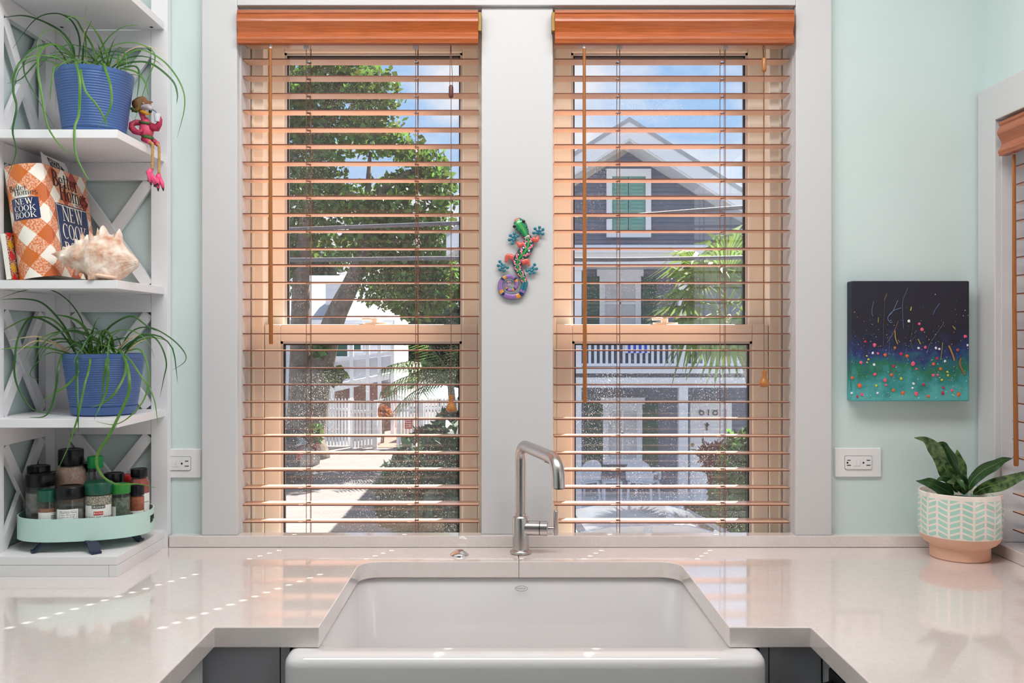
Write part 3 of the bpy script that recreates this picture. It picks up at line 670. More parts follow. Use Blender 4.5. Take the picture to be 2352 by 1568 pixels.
def blue_pot(cx, cy, z0, h, r0, r1, label, seed, blades, nrand):
    p = thing('potted_grass_plant', (cx, cy, z0), label, 'potted plant', 'blue pots of grassy plants on the shelf unit')
    prof = [(r0 * .90, .0), (r0 * .97, .002), (r0, .006)]
    k = 22; zs0, zs1 = .022, h - .006
    sau = [(r0 * .90, 0), (r0 * 1.0, .003), (r0 * 1.02, .008), (r0 + (r1 - r0) * .14, .0195)]
    body = [(r0 + (r1 - r0) * .14 - .001, .020), (r0 + (r1 - r0) * .15, .0215)]
    for i in range(k):
        for f, dr in ((.0, -.0006), (.25, .0004), (.75, .0004)):
            z = zs0 + (zs1 - zs0) * (i + f) / k; body.append((r0 + (r1 - r0) * z / h + dr, z))
    body += [(r1, h - .004), (r1 + .0005, h), (r1 - .003, h), (r1 - .005, h - .004), (r1 - .010, h - .018)]
    part('pot', 'pot_blue', p, lambda b: b.lathe(body, (cx, cy, z0), 40, True, False), smooth=40)
    part('saucer', 'pot_blue', p, lambda b: b.lathe(sau, (cx, cy, z0), 40), smooth=40)
    part('soil', 'soil', p, lambda b: b.lathe([(r1 - .009, h - .02), (r1 * .5, h - .012), (.004, h - .010)], (cx, cy, z0), 24, False, True), smooth=True)
    rng = random.Random(seed)
    top = Vector((cx, cy, z0 + h - .012))
    for (pts, w, m) in blades:
        P = catmull(pts, 6); ribbon(P, w).build('blade', m, p, smooth=True)
    for i in range(nrand):
        cl = rng.choice([(-.035, .0), (.03, .01), (-.005, -.02), (.015, .03)])
        base = top + Vector((cl[0] + rng.uniform(-.012, .012), cl[1] + rng.uniform(-.012, .012), 0))
        az = rng.uniform(0, 2 * PI); L = rng.uniform(.10, .24)
        if math.sin(az) > .3: L *= .42
        if math.cos(az) < -.6 and math.sin(az) > -.5: L = min(L, .16)
        el = rng.uniform(.75, 1.45); n = 12; pt = base.copy(); P = [pt.copy()]; dr = rng.uniform(1.8, 3.4)
        for j in range(n):
            u = (j + .5) / n; e_ = el - dr * u ** 1.3 * (L / .2)
            e_ = max(e_, -1.45)
            pt = pt + Vector((math.cos(az) * math.cos(e_), math.sin(az) * math.cos(e_), math.sin(e_))) * (L / n)
            rr = math.hypot(pt.x - cx, pt.y - cy)
            if pt.z < z0 + h + .002 and rr < r1 + .004:
                pt.z = z0 + h + .002 if rr > r1 * .75 else max(pt.z, z0 + h - .01)
            pt.y = min(pt.y, 2.168); pt.x = max(pt.x, -1.066); pt.z = max(pt.z, z0 + .003)
            P.append(pt.copy())
        ribbon(P, rng.uniform(.0028, .0046)).build('blade', rng.choice(['blade_green', 'blade_green', 'blade_dark', 'blade_dark', 'blade_dry'] if i % 4 == 0 else ['blade_green', 'blade_dark']), p, smooth=True)
    return p
def bl1(pts, ds, w, m, s=3.2667, oy=0):
    n = len(pts); out_ = []
    for i, (u, v) in enumerate(pts):
        t = i / (n - 1) * (len(ds) - 1); k = min(int(t), len(ds) - 2); d = ds[k] + (ds[k + 1] - ds[k]) * (t - k)
        out_.append(W(u / s, oy + v / s, d))
    return (out_, w, m)
G, D_, Y_ = 'blade_green', 'blade_dark', 'blade_dry'
bl_a = [bl1([(560, 460), (540, 340), (430, 215), (200, 120), (0, 135)], (2.03, 2.0, 1.96), .0055, D_),
 bl1([(580, 480), (570, 470), (598, 620), (592, 850), (560, 960), (568, 1150), (640, 1310), (675, 1350)], (2.0, 1.935, 1.925, 1.92, 1.898, 1.89, 1.89), .0062, G),
 bl1([(605, 470), (606, 540), (640, 680), (720, 780), (790, 900), (800, 958)], (1.99, 1.936, 1.93, 1.935, 1.935), .0058, G),
 bl1([(770, 470), (785, 500), (828, 640), (838, 740), (830, 800), (800, 870), (735, 960)], (1.99, 1.936, 1.93, 1.93), .0058, G),
 bl1([(560, 450), (430, 340), (270, 360), (130, 500), (100, 680), (125, 800), (95, 980), (120, 1140), (50, 1340)], (2.03, 1.98, 1.93, 1.90, 1.89, 1.89), .0058, D_),
 bl1([(880, 500), (950, 410), (1070, 375), (1240, 470), (1360, 640), (1385, 800), (1330, 1030)], (2.03, 2.03, 2.05, 2.04, 2.03), .0045, G),
 bl1([(870, 505), (1000, 465), (1140, 480), (1290, 600), (1330, 700), (1325, 780)], (2.03, 2.0, 1.99), .0055, D_),
 bl1([(700, 470), (850, 345), (1000, 320), (1130, 370), (1162, 450), (1100, 620), (985, 985)], (2.02, 1.98, 1.95, 1.95, 1.96), .0035, G),
 bl1([(560, 440), (420, 335), (310, 370), (283, 500), (310, 700), (360, 950), (470, 1110), (545, 1155)], (2.02, 1.96, 1.92, 1.90, 1.89, 1.89), .0055, G),
 bl1([(560, 430), (480, 360), (350, 330), (220, 380), (180, 460), (190, 570), (260, 700), (410, 960)], (2.02, 1.98, 1.95, 1.93), .004, D_),
 bl1([(590, 440), (600, 330), (580, 230), (520, 140), (410, 100), (260, 150), (90, 370)], (2.03, 2.05, 2.03, 1.99), .0042, D_),
 bl1([(650, 450), (645, 330), (640, 260), (690, 150)], (2.03, 2.05), .004, G),
 bl1([(720, 460), (690, 340), (620, 230), (560, 140), (430, 100)], (2.03, 2.04, 2.0), .005, G),
 bl1([(620, 450), (640, 100), (660, 5)], (2.03, 2.02, 2.0), .0016, Y_),
 bl1([(880, 490), (890, 430), (893, 350)], (2.03, 2.05), .004, G),
 bl1([(930, 500), (1020, 500), (1045, 570), (1025, 760)], (2.03, 1.99, 1.98), .005, D_),
 bl1([(900, 510), (1020, 540), (1090, 620), (1115, 720)], (2.02, 1.98, 1.97), .005, G),
 bl1([(540, 470), (430, 440), (300, 450), (160, 590), (50, 628)], (2.02, 1.98, 1.95), .004, D_),
 bl1([(550, 490), (430, 490), (395, 560), (372, 770)], (2.0, 1.95, 1.94), .005, G)]
S3 = 4.3556
def b2(pts, ds, w, m): return bl1(pts, ds, w, m, S3, 660)
bl_b = [b2([(850, 420), (800, 290), (700, 150), (560, 45), (400, 10), (200, 40), (0, 110)], (2.03, 2.0, 1.97, 1.94), .0030, D_),
 b2([(740, 640), (690, 480), (600, 330), (430, 160), (250, 115), (0, 120)], (2.03, 1.99, 1.96, 1.94), .0050, D_),
 b2([(760, 660), (700, 520), (600, 380), (470, 300), (270, 310), (100, 390), (0, 450)], (2.02, 1.98, 1.95), .0045, G),
 b2([(1000, 620), (1050, 450), (1180, 335), (1330, 290), (1480, 390), (1580, 440)], (2.03, 2.02, 2.02), .0055, D_),
 b2([(1180, 640), (1320, 440), (1500, 400), (1700, 500), (1840, 640), (1850, 740), (1720, 830)], (2.03, 2.02, 2.02, 2.0), .0036, D_),
 b2([(1230, 640), (1400, 480), (1530, 490), (1620, 600), (1665, 760), (1640, 900), (1600, 1100)], (2.02, 1.98, 1.97), .0040, D_),
 b2([(790, 640), (768, 720), (770, 900), (778, 1200), (785, 1450)], (1.99, 1.938, 1.93, 1.895, 1.89), .0060, D_),
 b2([(1080, 640), (1065, 760), (1040, 900), (1010, 1180)], (1.99, 1.935, 1.935, 1.94), .0065, G),
 b2([(1090, 640), (1078, 780), (1080, 930), (1050, 1080), (940, 1320)], (1.99, 1.932, 1.93, 1.925, 1.90), .0060, G),
 b2([(1190, 620), (1260, 740), (1292, 900), (1285, 1060), (1200, 1260), (1090, 1480), (980, 1660), (970, 1780), (1040, 1900), (1180, 1970), (1380, 1965), (1560, 2005)], (1.99, 1.932, 1.915, 1.895, 1.89, 1.89, 1.91), .0066, G),
 b2([(740, 620), (560, 400), (320, 300), (190, 480), (150, 700), (150, 900), (230, 1100), (350, 1230), (590, 1270)], (2.02, 1.97, 1.94, 1.93, 1.93), .0050, D_),
 b2([(680, 650), (620, 680), (580, 820), (560, 1000), (510, 1200), (440, 1290), (290, 1300)], (2.0, 1.94, 1.93, 1.925), .0055, D_),
 b2([(850, 640), (900, 720), (880, 860), (850, 960), (790, 1250), (740, 1420), (680, 1600), (560, 1860)], (1.99, 1.935, 1.93, 1.895, 1.89, 1.89, 1.90), .0050, G),
 b2([(1130, 600), (1280, 700), (1420, 900), (1490, 1000), (1550, 1150), (1580, 1390)], (2.0, 1.95, 1.93, 1.905), .0042, G),
 b2([(830, 660), (780, 840), (690, 960), (560, 1050), (420, 1135)], (1.99, 1.936, 1.935, 1.93), .0058, G),
 b2([(1260, 660), (1250, 860), (1160, 1040), (1060, 1140), (910, 1205)], (1.99, 1.934, 1.932), .0060, G),
 b2([(1250, 640), (1400, 620), (1470, 760), (1490, 920), (1440, 1120), (1310, 1280), (1150, 1370), (960, 1340)], (2.0, 1.95, 1.93, 1.90, 1.89), .0040, G),
 b2([(700, 640), (500, 530), (340, 490), (80, 530)], (2.02, 1.97, 1.95), .0034, Y_),
 b2([(690, 660), (520, 560), (330, 540), (150, 670)], (2.02, 1.97, 1.95), .0034, Y_),
 b2([(1180, 620), (1280, 520), (1390, 465)], (2.02, 1.99, 1.97), .005, Y_),
 b2([(700, 660), (450, 600), (200, 600), (0, 620)], (2.02, 1.96, 1.94), .0045, G),
 b2([(690, 680), (520, 650), (400, 720), (300, 870), (420, 940)], (2.0, 1.95, 1.94), .0026, D_),
 b2([(920, 640), (900, 520), (830, 380), (700, 300), (540, 270)], (2.03, 2.0, 1.98), .007, G),
 b2([(960, 640), (990, 520), (1040, 430), (1120, 470)], (2.03, 1.99), .006, G),
 b2([(1130, 640), (1120, 520), (1060, 430)], (2.03, 2.0), .007, G)]
blue_pot(WX(217, 2.035), 2.035, TOPS[3] + .0005, .150, .063, .083, 'blue ribbed pot of trailing grassy leaves on the upper shelf beside the bird figurine', 5, bl_a, 44)
blue_pot(WX(239, 2.03), 2.03, TOPS[1] + .0005, .135, .067, .0865, 'blue ribbed pot of trailing grassy leaves on the shelf above the spice jars', 9, bl_b, 44)

# ------------------------------------------------------------------ books
def plaid(name, c1, c2, c3, sc_=.090):
    m = mat(name, c1, .35, spec=.5, coat=.2)
    n = m.node_tree; L = n.links; bs_ = n.nodes['Principled BSDF']
    t = n.nodes.new('ShaderNodeTexCoord'); s = n.nodes.new('ShaderNodeSeparateXYZ'); L.new(t.outputs['UV'], s.inputs[0])
    def M(op, a, b_=None):
        k = n.nodes.new('ShaderNodeMath'); k.operation = op
        for i, q in enumerate((a, b_)):
            if q is None: continue
            if isinstance(q, (int, float)): k.inputs[i].default_value = q
            else: L.new(q, k.inputs[i])
        return k.outputs[0]
    def half(o): return M('GREATER_THAN', M('FRACT', M('MULTIPLY', o, 1 / sc_)), .5)
    a = half(M('ADD', s.outputs[0], s.outputs[1])); b_ = half(M('SUBTRACT', s.outputs[0], s.outputs[1]))
    both = M('MULTIPLY', a, b_); any_ = M('MAXIMUM', a, b_)
    nz_ = n.nodes.new('ShaderNodeTexNoise'); nz_.inputs['Scale'].default_value = 260; L.new(t.outputs['UV'], nz_.inputs['Vector'])
    def mixc(f, A, B):
        k = n.nodes.new('ShaderNodeMix'); k.data_type = 'RGBA'; L.new(f, k.inputs['Factor'])
        for i, q in ((6, A), (7, B)):
            if isinstance(q, tuple): k.inputs[i].default_value = q
            else: L.new(q, k.inputs[i])
        return k.outputs[2]
    half_c = mixc(M('MULTIPLY', M('GREATER_THAN', nz_.outputs['Fac'], .5), .55), C(*c2), C(246, 220, 196))
    red = mixc(M('MULTIPLY', M('ADD', s.outputs[0], .02), 4.5), C(*c3), C(168, 46, 32))
    col = mixc(both, mixc(any_, C(*c1), half_c), red)
    L.new(col, bs_.inputs['Base Color'])
    return m
plaid('plaid_cover', (246, 240, 228), (222, 124, 76), (222, 122, 44))
plaid('plaid_dark', (196, 32, 40), (120, 30, 30), (206, 170, 40), .05)
mat('paper', (244, 240, 230), .8, noise=(120, (228, 222, 208), .5), stretch=(30, 1, 1))
mat('navy_print', (30, 46, 92), .35, bump=(60, .02), coat=.2)
mat('cream_print', (246, 240, 226), .4, bump=(60, .02))
mat('ink_print', (40, 34, 40), .5, bump=(60, .02))
mat('card_white', (238, 238, 240), .5, bump=(60, .02))
mat('red_print', (202, 46, 48), .45, bump=(60, .02))
# cookbook: spine towards the camera, leaning left; local x right, y back, z up
bk_p = Vector((-1.0385, 1.95, TOPS[2] + .0006))
Rb = Matrix.Rotation(math.radians(-7.9), 4, 'Y')
def BK(x, y, z): return bk_p + Rb @ Vector((x, y, z))
BT_, BH, BD = .084, .243, .198
cb = thing('cookbook', bk_p, 'thick plaid cookbook with navy title panels, leaning behind the conch shell', 'book', 'books on the middle shelf')
def spine_x(u):   # u along spine left to right -> (x, y) rounded outward to the front
    return (BT_ * u, -.022 * math.sin(PI * u) ** .8 + 0.0)
def shell(b):
    n = 14; outer = [(0, BD)] + [(0, BD * .5)] + [spine_x(i / n) for i in range(n + 1)] + [(BT_, BD * .5), (BT_, BD)]
    th = .0028; inner = []
    for (x_, y_) in outer:
        cx_, cy_ = BT_ / 2, BD * .5
        inner.append((min(max(x_, th), BT_ - th), max(y_ + th, y_) if y_ < .001 else y_))
    uvv = []; dist = 0; pu = []
    for i, p in enumerate(outer):
        if i: dist += math.hypot(p[0] - outer[i - 1][0], p[1] - outer[i - 1][1])
        pu.append(dist)
    for zz in (.0, BH):
        for p in outer: b.v.append(tuple(BK(p[0], p[1], zz)))
        for p in inner: b.v.append(tuple(BK(p[0], p[1], zz)))
        uvv += [(q - .22, zz) for q in pu] * 2
    N = len(outer)
    for i in range(N - 1):
        b.f += [(i, i + 1, 2 * N + i + 1, 2 * N + i), (N + i + 1, N + i, 3 * N + i, 3 * N + i + 1), (i + 1, i, N + i, N + i + 1), (2 * N + i, 2 * N + i + 1, 3 * N + i + 1, 3 * N + i)]
    b.f += [(0, 2 * N, 3 * N, N), (N - 1, 2 * N - 1, 4 * N - 1, 3 * N - 1)]
    return uvv
q = MB(); uvv = shell(q); q.build('cover', 'plaid_cover', cb, uvs=uvv, smooth=35)
part('page_block', 'paper', cb, lambda b: b.add([BK(x_, y_, z_) for x_, y_, z_ in [(.004, .004, .006), (.044, .004, .006), (.044, BD - .008, .006), (.004, BD - .008, .006), (.004, .004, BH - .006), (.044, .004, BH - .006), (.044, BD - .008, BH - .006), (.004, BD - .008, BH - .006)]], [(0, 3, 2, 1), (4, 5, 6, 7), (0, 1, 5, 4), (1, 2, 6, 5), (2, 3, 7, 6), (3, 0, 4, 7)]))
part('page_block', 'paper', cb, lambda b: b.add([BK(x_, y_, z_) for x_, y_, z_ in [(.050, .004, .006), (.080, .004, .006), (.080, BD - .008, .006), (.050, BD - .008, .006), (.050, .004, BH - .006), (.080, .004, BH - .006), (.080, BD - .008, BH - .006), (.050, BD - .008, BH - .006)]], [(0, 3, 2, 1), (4, 5, 6, 7), (0, 1, 5, 4), (1, 2, 6, 5), (2, 3, 7, 6), (3, 0, 4, 7)]))
def cov(o): return lambda u, v: BK(BT_ + o, .105 + u, v)          # front board, u to the back
def spn(o):
    def f(u, v):
        t = .5 + u / .088; x_, y_ = spine_x(min(max(t, 0), 1)); return BK(x_, y_ - o - .0004, v)
    return f
def panel(b, f, w, h, zc3, n=8, r=.004):
    P = rrect(-w / 2, w / 2, zc3 - h / 2, zc3 + h / 2, r, 0, 3)
    # strips so that the panel follows the curved spine
    for i in range(n):
        ua, ub = -w / 2 + w * i / n, -w / 2 + w * (i + 1) / n
        ia = r * .35 if i == 0 else 0; ib = r * .35 if i == n - 1 else 0
        b.add([f(ua, zc3 - h / 2 + ia), f(ub, zc3 - h / 2 + ib), f(ub, zc3 + h / 2 - ib), f(ua, zc3 + h / 2 - ia)], [(0, 1, 2, 3)])
part('title_panel', 'navy_print', cb, lambda b: panel(b, cov(.0003), .150, .128, .100), label='navy title panel on the cover')
part('title_panel', 'navy_print', cb, lambda b: panel(b, spn(.0003), .060, .047, .148), label='navy title panel on the spine')
part('panel_border', 'cream_print', cb, lambda b: [panel(b, cov(.0006), a, c_, z_) if False else b.add([cov(.0006)(u, v) for u, v in ((x0, z0), (x1, z0), (x1, z1), (x0, z1))], [(0, 1, 2, 3)]) for (x0, x1, z0, z1) in ((-.073, .073, .0385, .0400), (-.073, .073, .1600, .1615), (-.073, -.0715, .0385, .1615), (.0715, .073, .0385, .1615))])
def title(b, w):
    if w == 0:
     for s_, zz in (('NEW', .143), ('COOK', .103), ('BOOK', .062)): put_serif(b, s_, .034, cov(.0008), sx=1.28 if s_ == 'NEW' else 1.18, dy=zz)
    else:
     for s_, zz in (('NEW', .163), ('COOK', .1485), ('BOOK', .134)): put_serif(b, s_, .0125, spn(.0007), sx=1.45 if s_ == 'NEW' else 1.33, dy=zz)
for w_ in (0, 1): part('title_lettering', 'cream_print', cb, lambda b: title(b, w_))
def heads(b, w):
    if w == 0: put_serif(b, 'Better', .036, cov(.0008), sx=1.2, dx=-.015, dy=.219); put_serif(b, 'Homes', .036, cov(.0008), sx=1.2, dx=.018, dy=.191)
    if w == 1: put_serif(b, 'Better', .013, spn(.0007), sx=1.25, dx=-.010, dy=.193); put_serif(b, 'Homes', .013, spn(.0007), sx=1.25, dx=.006, dy=.183)
    if w == 0: put_text(b, 'and Gardens', .010, cov(.0008), dx=.045, dy=.1695)
for w_ in (0, 1): part('heading_lettering', 'ink_print', cb, lambda b: heads(b, w_))
# card with the pizza sign, tucked into the book
pz = thing('recipe_card', BK(.047, .08, .02), 'white card printed with a black pizza sign, sticking up behind the plaid cookbook', 'card')
def PZ(u, v, o=0): return BK(.047 + .0010 + o, .075 + u, v)
part('card', 'card_white', pz, lambda b: b.prism([(0, .02), (.118, .02), (.118, .270), (.106, .282), (.012, .284), (0, .289)], lambda u, v: PZ(u, v, -.0018), lambda u, v: PZ(u, v)))
part('sign_print', 'ink_print', pz, lambda b: (b.add([PZ(u, v, .0003) for u, v in ((.022, .281), (.078, .276), (.080, .258), (.034, .264))], [(0, 1, 2, 3)]), b.add([PZ(u, v, .0003) for u, v in ((.083, .273), (.100, .264), (.083, .257))], [(0, 1, 2)])))
part('lettering', 'card_white', pz, lambda b: put_text(b, 'PIZZA', .0165, lambda u, v: PZ(u, v - u * .09, .0006), dx=.053, dy=.2745))
# thin booklet at the far left
mp_ = Vector((-1.0565, 1.925, TOPS[2] + .0006)); Rm = Matrix.Rotation(math.radians(-3), 4, 'Y')
Rm = Matrix.Rotation(math.radians(-7.9), 4, 'Y')
mg = thing('booklet', mp_, 'thin red and yellow checked booklet at the left end of the middle shelf', 'book', 'books on the middle shelf')
def MG(x, y, z): return mp_ + Rm @ Vector((x, y, z))
q = MB(); poly = [(0, 0), (.17, 0), (.17, .105), (0, .100)]
q.prism(poly, lambda u, v: MG(.0145, u, v), lambda u, v: MG(.016, u, v)); q.build('cover', 'plaid_dark', mg, uvs=[(a, c_) for a, c_ in poly] * 2)
part('pages', 'paper', mg, lambda b: b.prism([(0, .001), (.168, .001), (.168, .102), (0, .098)], lambda u, v: MG(.004, u, v), lambda u, v: MG(.0143, u, v)))

# ------------------------------------------------------------------ conch shell
mat('conch', (244, 230, 216), .5, noise=(42, (190, 128, 88), .85), bump=(110, .9))
mat('conch_lip', (240, 206, 184), .35, noise=(30, (226, 178, 156), .6))
cs = thing('conch_shell', (-.92, 1.965, TOPS[2]), 'large spiked conch shell lying in front of the plaid cookbook', 'shell')
def conch(b):
    NT, NA = 70, 56; rings = []
    x0_, L_ = WX(131, 1.93), .157
    for i in range(NT + 1):
        t = i / NT; xx = x0_ + L_ * t
        pts_ = [(0, .004), (.08, .013), (.20, .026), (.36, .036), (.50, .045), (.60, .047), (.72, .041), (.85, .027), (.95, .014), (1, .007)]
        for k in range(len(pts_) - 1):
            if pts_[k][0] <= t <= pts_[k + 1][0]:
                f = (t - pts_[k][0]) / (pts_[k + 1][0] - pts_[k][0]); base = pts_[k][1] + (pts_[k + 1][1] - pts_[k][1]) * f; break
        zc = TOPS[2] + .046 + .014 * (1 - t) ** 1.2 - .016 * max(0, t - .6) ; ring = []
        for j in range(NA):
            a = 2 * PI * j / NA
            ph = t * 5.2 - a / (2 * PI)            # spiral phase
            w = (ph % 1.0); amp = max(0, .72 - t)
            r = base * (1 + .20 * amp * math.cos(2 * PI * w))
            sp_ = max(0, math.cos(a * 7 + t * 6)) ** 3 * math.exp(-((w - .08) / .13) ** 2) * base * .55 * (1 if t < .5 else max(0, 1 - (t - .5) * 4)) * (t > .08)
            for (ta, aa, hh, s1, s2) in ((.56, 1.75, .024, .045, .30), (.74, 1.45, .028, .045, .30), (.36, 1.9, .012, .035, .3), (.55, -2.1, .026, .05, .35), (.62, -.9, .020, .06, .4), (.45, -1.0, .016, .05, .35), (.60, -2.9, .018, .05, .4)):
                da = (a - aa + PI) % (2 * PI) - PI
                sp_ += hh * math.exp(-((t - ta) / s1) ** 2 - (da / s2) ** 2)
            sp_ += .0018 * math.sin(a * 23 + t * 60) * (t > .5)
            # flared lip towards the camera
            da = (a + 2.0 + PI) % (2 * PI) - PI
            sp_ += .020 * math.exp(-(da / .55) ** 2) * math.exp(-((t - .72) / .20) ** 2)
            rr = r + sp_
            y_ = 1.965 - .036 * (1 - t) + rr * .95 * math.cos(a) * (1 if math.cos(a) > 0 else 1.0); z_ = max(zc + rr * math.sin(a), TOPS[2] + .0008)
            ring.append(Vector((xx + (.012 * math.sin(a) * (1 - t)), max(y_, 1.905), z_)))
        rings.append(ring)
    b.loft(rings)
part('shell', 'conch', cs, conch, smooth=True)
part('aperture', 'conch_lip', cs, lambda b: b.tube([W(205, 628, 1.918), W(225, 632, 1.912), W(250, 636, 1.914), W(268, 637, 1.925)], [.004, .007, .007, .004], 10, flat=((0, 0, 1), .6)), smooth=True)

# ------------------------------------------------------------------ bird figurine on the shelf edge
mat('bird_pink', (222, 84, 116), .5, noise=(60, (196, 58, 92), .6), bump=(120, .2))
mat('bird_sleeve', (186, 44, 80), .55, noise=(70, (150, 30, 66), .7), bump=(120, .2))
mat('bird_maroon', (120, 34, 50), .5, noise=(60, (90, 26, 40), .6))
mat('bird_foot', (240, 92, 140), .4, noise=(60, (220, 64, 116), .6))
mat('straw_hat', (146, 96, 60), .7, noise=(130, (96, 60, 40), .8), bump=(260, .6))
mat('beak_yellow', (232, 170, 50), .45, noise=(50, (206, 130, 40), .6))
mat('bill_gray', (176, 160, 168), .45, noise=(50, (224, 214, 214), .6))
mat('leaf_print', (72, 108, 44), .55, noise=(60, (48, 84, 36), .7))
mat('rope', (206, 164, 104), .8, noise=(240, (160, 116, 66), .8), bump=(500, .6))
mat('cup_white', (226, 226, 234), .35, bump=(60, .02))
mat('straw_blue', (110, 130, 160), .4, bump=(60, .02))
FD = 2.085
def F(u, v, dd=0): return W(280 + u / 6.275, 200 + v / 6.275, FD + dd)
U = FD / FPX / 6.275     # metres per crop pixel
SH1 = TOPS[3]
bf = thing('bird_figurine', F(380, 760), 'pink bird figurine in a straw hat, rope legs dangling over the shelf edge', 'figurine')
part('body', 'bird_pink', bf, lambda b: b.tube([F(345, 440), F(345, 500), F(350, 560), F(355, 640), F(350, 700), F(345, 738)], [30 * U, 66 * U, 92 * U, 104 * U, 92 * U, 50 * U], 20, flat=((0, 1, 0), .85)), smooth=True)
part('neck', 'bird_pink', bf, lambda b: b.tube([F(350, 520), F(310, 450), F(290, 370), F(285, 300)], [44 * U, 38 * U, 46 * U, 50 * U], 14), smooth=True)
hd_ = part('head', 'bird_maroon', bf, lambda b: b.ball(F(275, 270), (66 * U, 62 * U, 64 * U)), smooth=True)
part('eye', 'cup_white', hd_, lambda b: b.ball(F(300, 240, -.0085), (20 * U, 10 * U, 20 * U)), smooth=True)
part('pupil', 'black_plastic', hd_, lambda b: b.ball(F(306, 240, -.0115), (8 * U, 5 * U, 8 * U)), smooth=True)
ht = part('straw_hat', 'straw_hat', bf, lambda b: b.lathe([(150 * U, -52 * U), (168 * U, -60 * U), (166 * U, -52 * U), (118 * U, -20 * U), (112 * U, 30 * U), (86 * U, 72 * U), (20 * U, 86 * U)], F(262, 232, .004), 24, True, True, Matrix.Rotation(math.radians(-24), 4, 'Y') @ Matrix.Rotation(math.radians(26), 4, 'X')), smooth=40)
part('leaf_trim', 'leaf_print', bf, lambda b: b.ball(F(178, 330, -.004), (62 * U, 50 * U, 30 * U), M=Matrix.Rotation(.5, 4, 'Y')), smooth=True)
part('beak', 'beak_yellow', bf, lambda b: b.tube([F(235, 315, -.004), F(290, 350, -.008), F(350, 375, -.012), F(400, 388, -.014), F(415, 380, -.014)], [30 * U, 30 * U, 25 * U, 17 * U, 8 * U], 12), smooth=True)
bp_ = part('upper_bill', 'bill_gray', bf, lambda b: b.tube([F(265, 300, -.006), F(320, 290, -.010), F(380, 285, -.014), F(412, 310, -.016), F(415, 335, -.016)], [30 * U, 40 * U, 42 * U, 34 * U, 22 * U], 14), smooth=True)
part('bill_tip', 'black_plastic', bp_, lambda b: b.ball(F(408, 348, -.017), (24 * U, 20 * U, 26 * U)), smooth=True)
part('collar', 'leaf_print', bf, lambda b: b.tube([F(250, 500, -.006), F(310, 512, -.012), F(380, 520, -.012), F(420, 530, -.004)], [16 * U, 20 * U, 18 * U, 12 * U], 10), smooth=True)
part('wing', 'bird_sleeve', bf, lambda b: b.tube([F(290, 515, 0), F(200, 510, -.004), F(140, 535, -.008), F(140, 590, -.012), F(190, 640, -.014), F(250, 660, -.016), F(300, 610, -.018)], [40 * U, 44 * U, 40 * U, 44 * U, 44 * U, 40 * U, 18 * U], 14), smooth=True)
part('wing', 'bird_sleeve', bf, lambda b: b.tube([F(400, 540, 0), F(450, 580, -.004), F(500, 590, -.006), F(540, 530, -.008), F(555, 470, -.010), F(548, 420, -.010)], [40 * U, 58 * U, 54 * U, 40 * U, 28 * U, 14 * U], 14), smooth=True)
part('cup', 'cup_white', bf, lambda b: b.lathe([(34 * U, 0), (36 * U, 2 * U), (48 * U, 112 * U), (44 * U, 112 * U), (34 * U, 20 * U)], F(508, 498, -.014), 20), smooth=40)
part('drinking_straw', 'straw_blue', bf, lambda b: b.tube([F(505, 440, -.014), F(488, 352, -.014), F(440, 322, -.014)], 9 * U, 8), smooth=True)
part('skirt', 'leaf_print', bf, lambda b: b.tube([F(300, 708, -.008), F(360, 720, -.015), F(420, 735, -.012), F(440, 740, 0)], [22 * U, 32 * U, 36 * U, 26 * U], 10), smooth=True)
for (a, c_, k) in ((F(310, 745, -.004), F(392, 790, -.020), 40), (F(400, 745, .004), F(508, 815, -.010), 42)):
    part('thigh', 'bird_sleeve', bf, lambda b: b.tube([a, (a + c_) / 2, c_], [k * U, k * U, k * .8 * U], 14), smooth=True)
    part('thigh_cuff', 'bird_pink', bf, lambda b: b.ball(c_, (36 * U, 24 * U, 40 * U)), smooth=True)
for pts_ in ([F(395, 790, -.024), F(440, 815, -.026), F(445, 880, -.026), F(440, 1050, -.026), F(438, 1190, -.026)], [F(508, 815, -.014), F(530, 850, -.016), F(537, 920, -.016), F(534, 1100, -.016), F(532, 1255, -.016)]):
    part('rope_leg', 'rope', bf, lambda b: b.tube(catmull(pts_, 5), 19 * U, 8), smooth=True)
for (pts_, toes, dd) in (([(425, 1180), (385, 1235), (400, 1270)], [[(395, 1240), (400, 1320), (415, 1375)], [(400, 1250), (450, 1330), (475, 1405)], [(400, 1240), (470, 1320), (510, 1390)]], -.026), ([(532, 1250), (525, 1300), (540, 1330)], [[(530, 1310), (520, 1400), (522, 1460)], [(540, 1310), (580, 1390), (592, 1455)], [(530, 1310), (500, 1360), (480, 1400)]], -.016)):
    def foot(b):
        b.tube([F(u, v, dd) for u, v in pts_], [30 * U, 42 * U, 36 * U], 12)
        for t_ in toes: b.tube([F(u, v, dd - .006) for u, v in t_], [32 * U, 30 * U, 20 * U], 10)
    ft = part('foot', 'bird_foot', bf, foot, smooth=True)
    for t_ in toes:
        a, c_ = Vector(t_[-2]), Vector(t_[-1]); n_ = (c_ - a).normalized()
        part('claw', 'black_plastic', ft, lambda b: b.tube([F(*(c_ + n_ * 6), dd - .006), F(*(c_ + n_ * 26), dd - .007), F(*(c_ + n_ * 46), dd - .006)], [16 * U, 12 * U, 2 * U], 8), smooth=True)

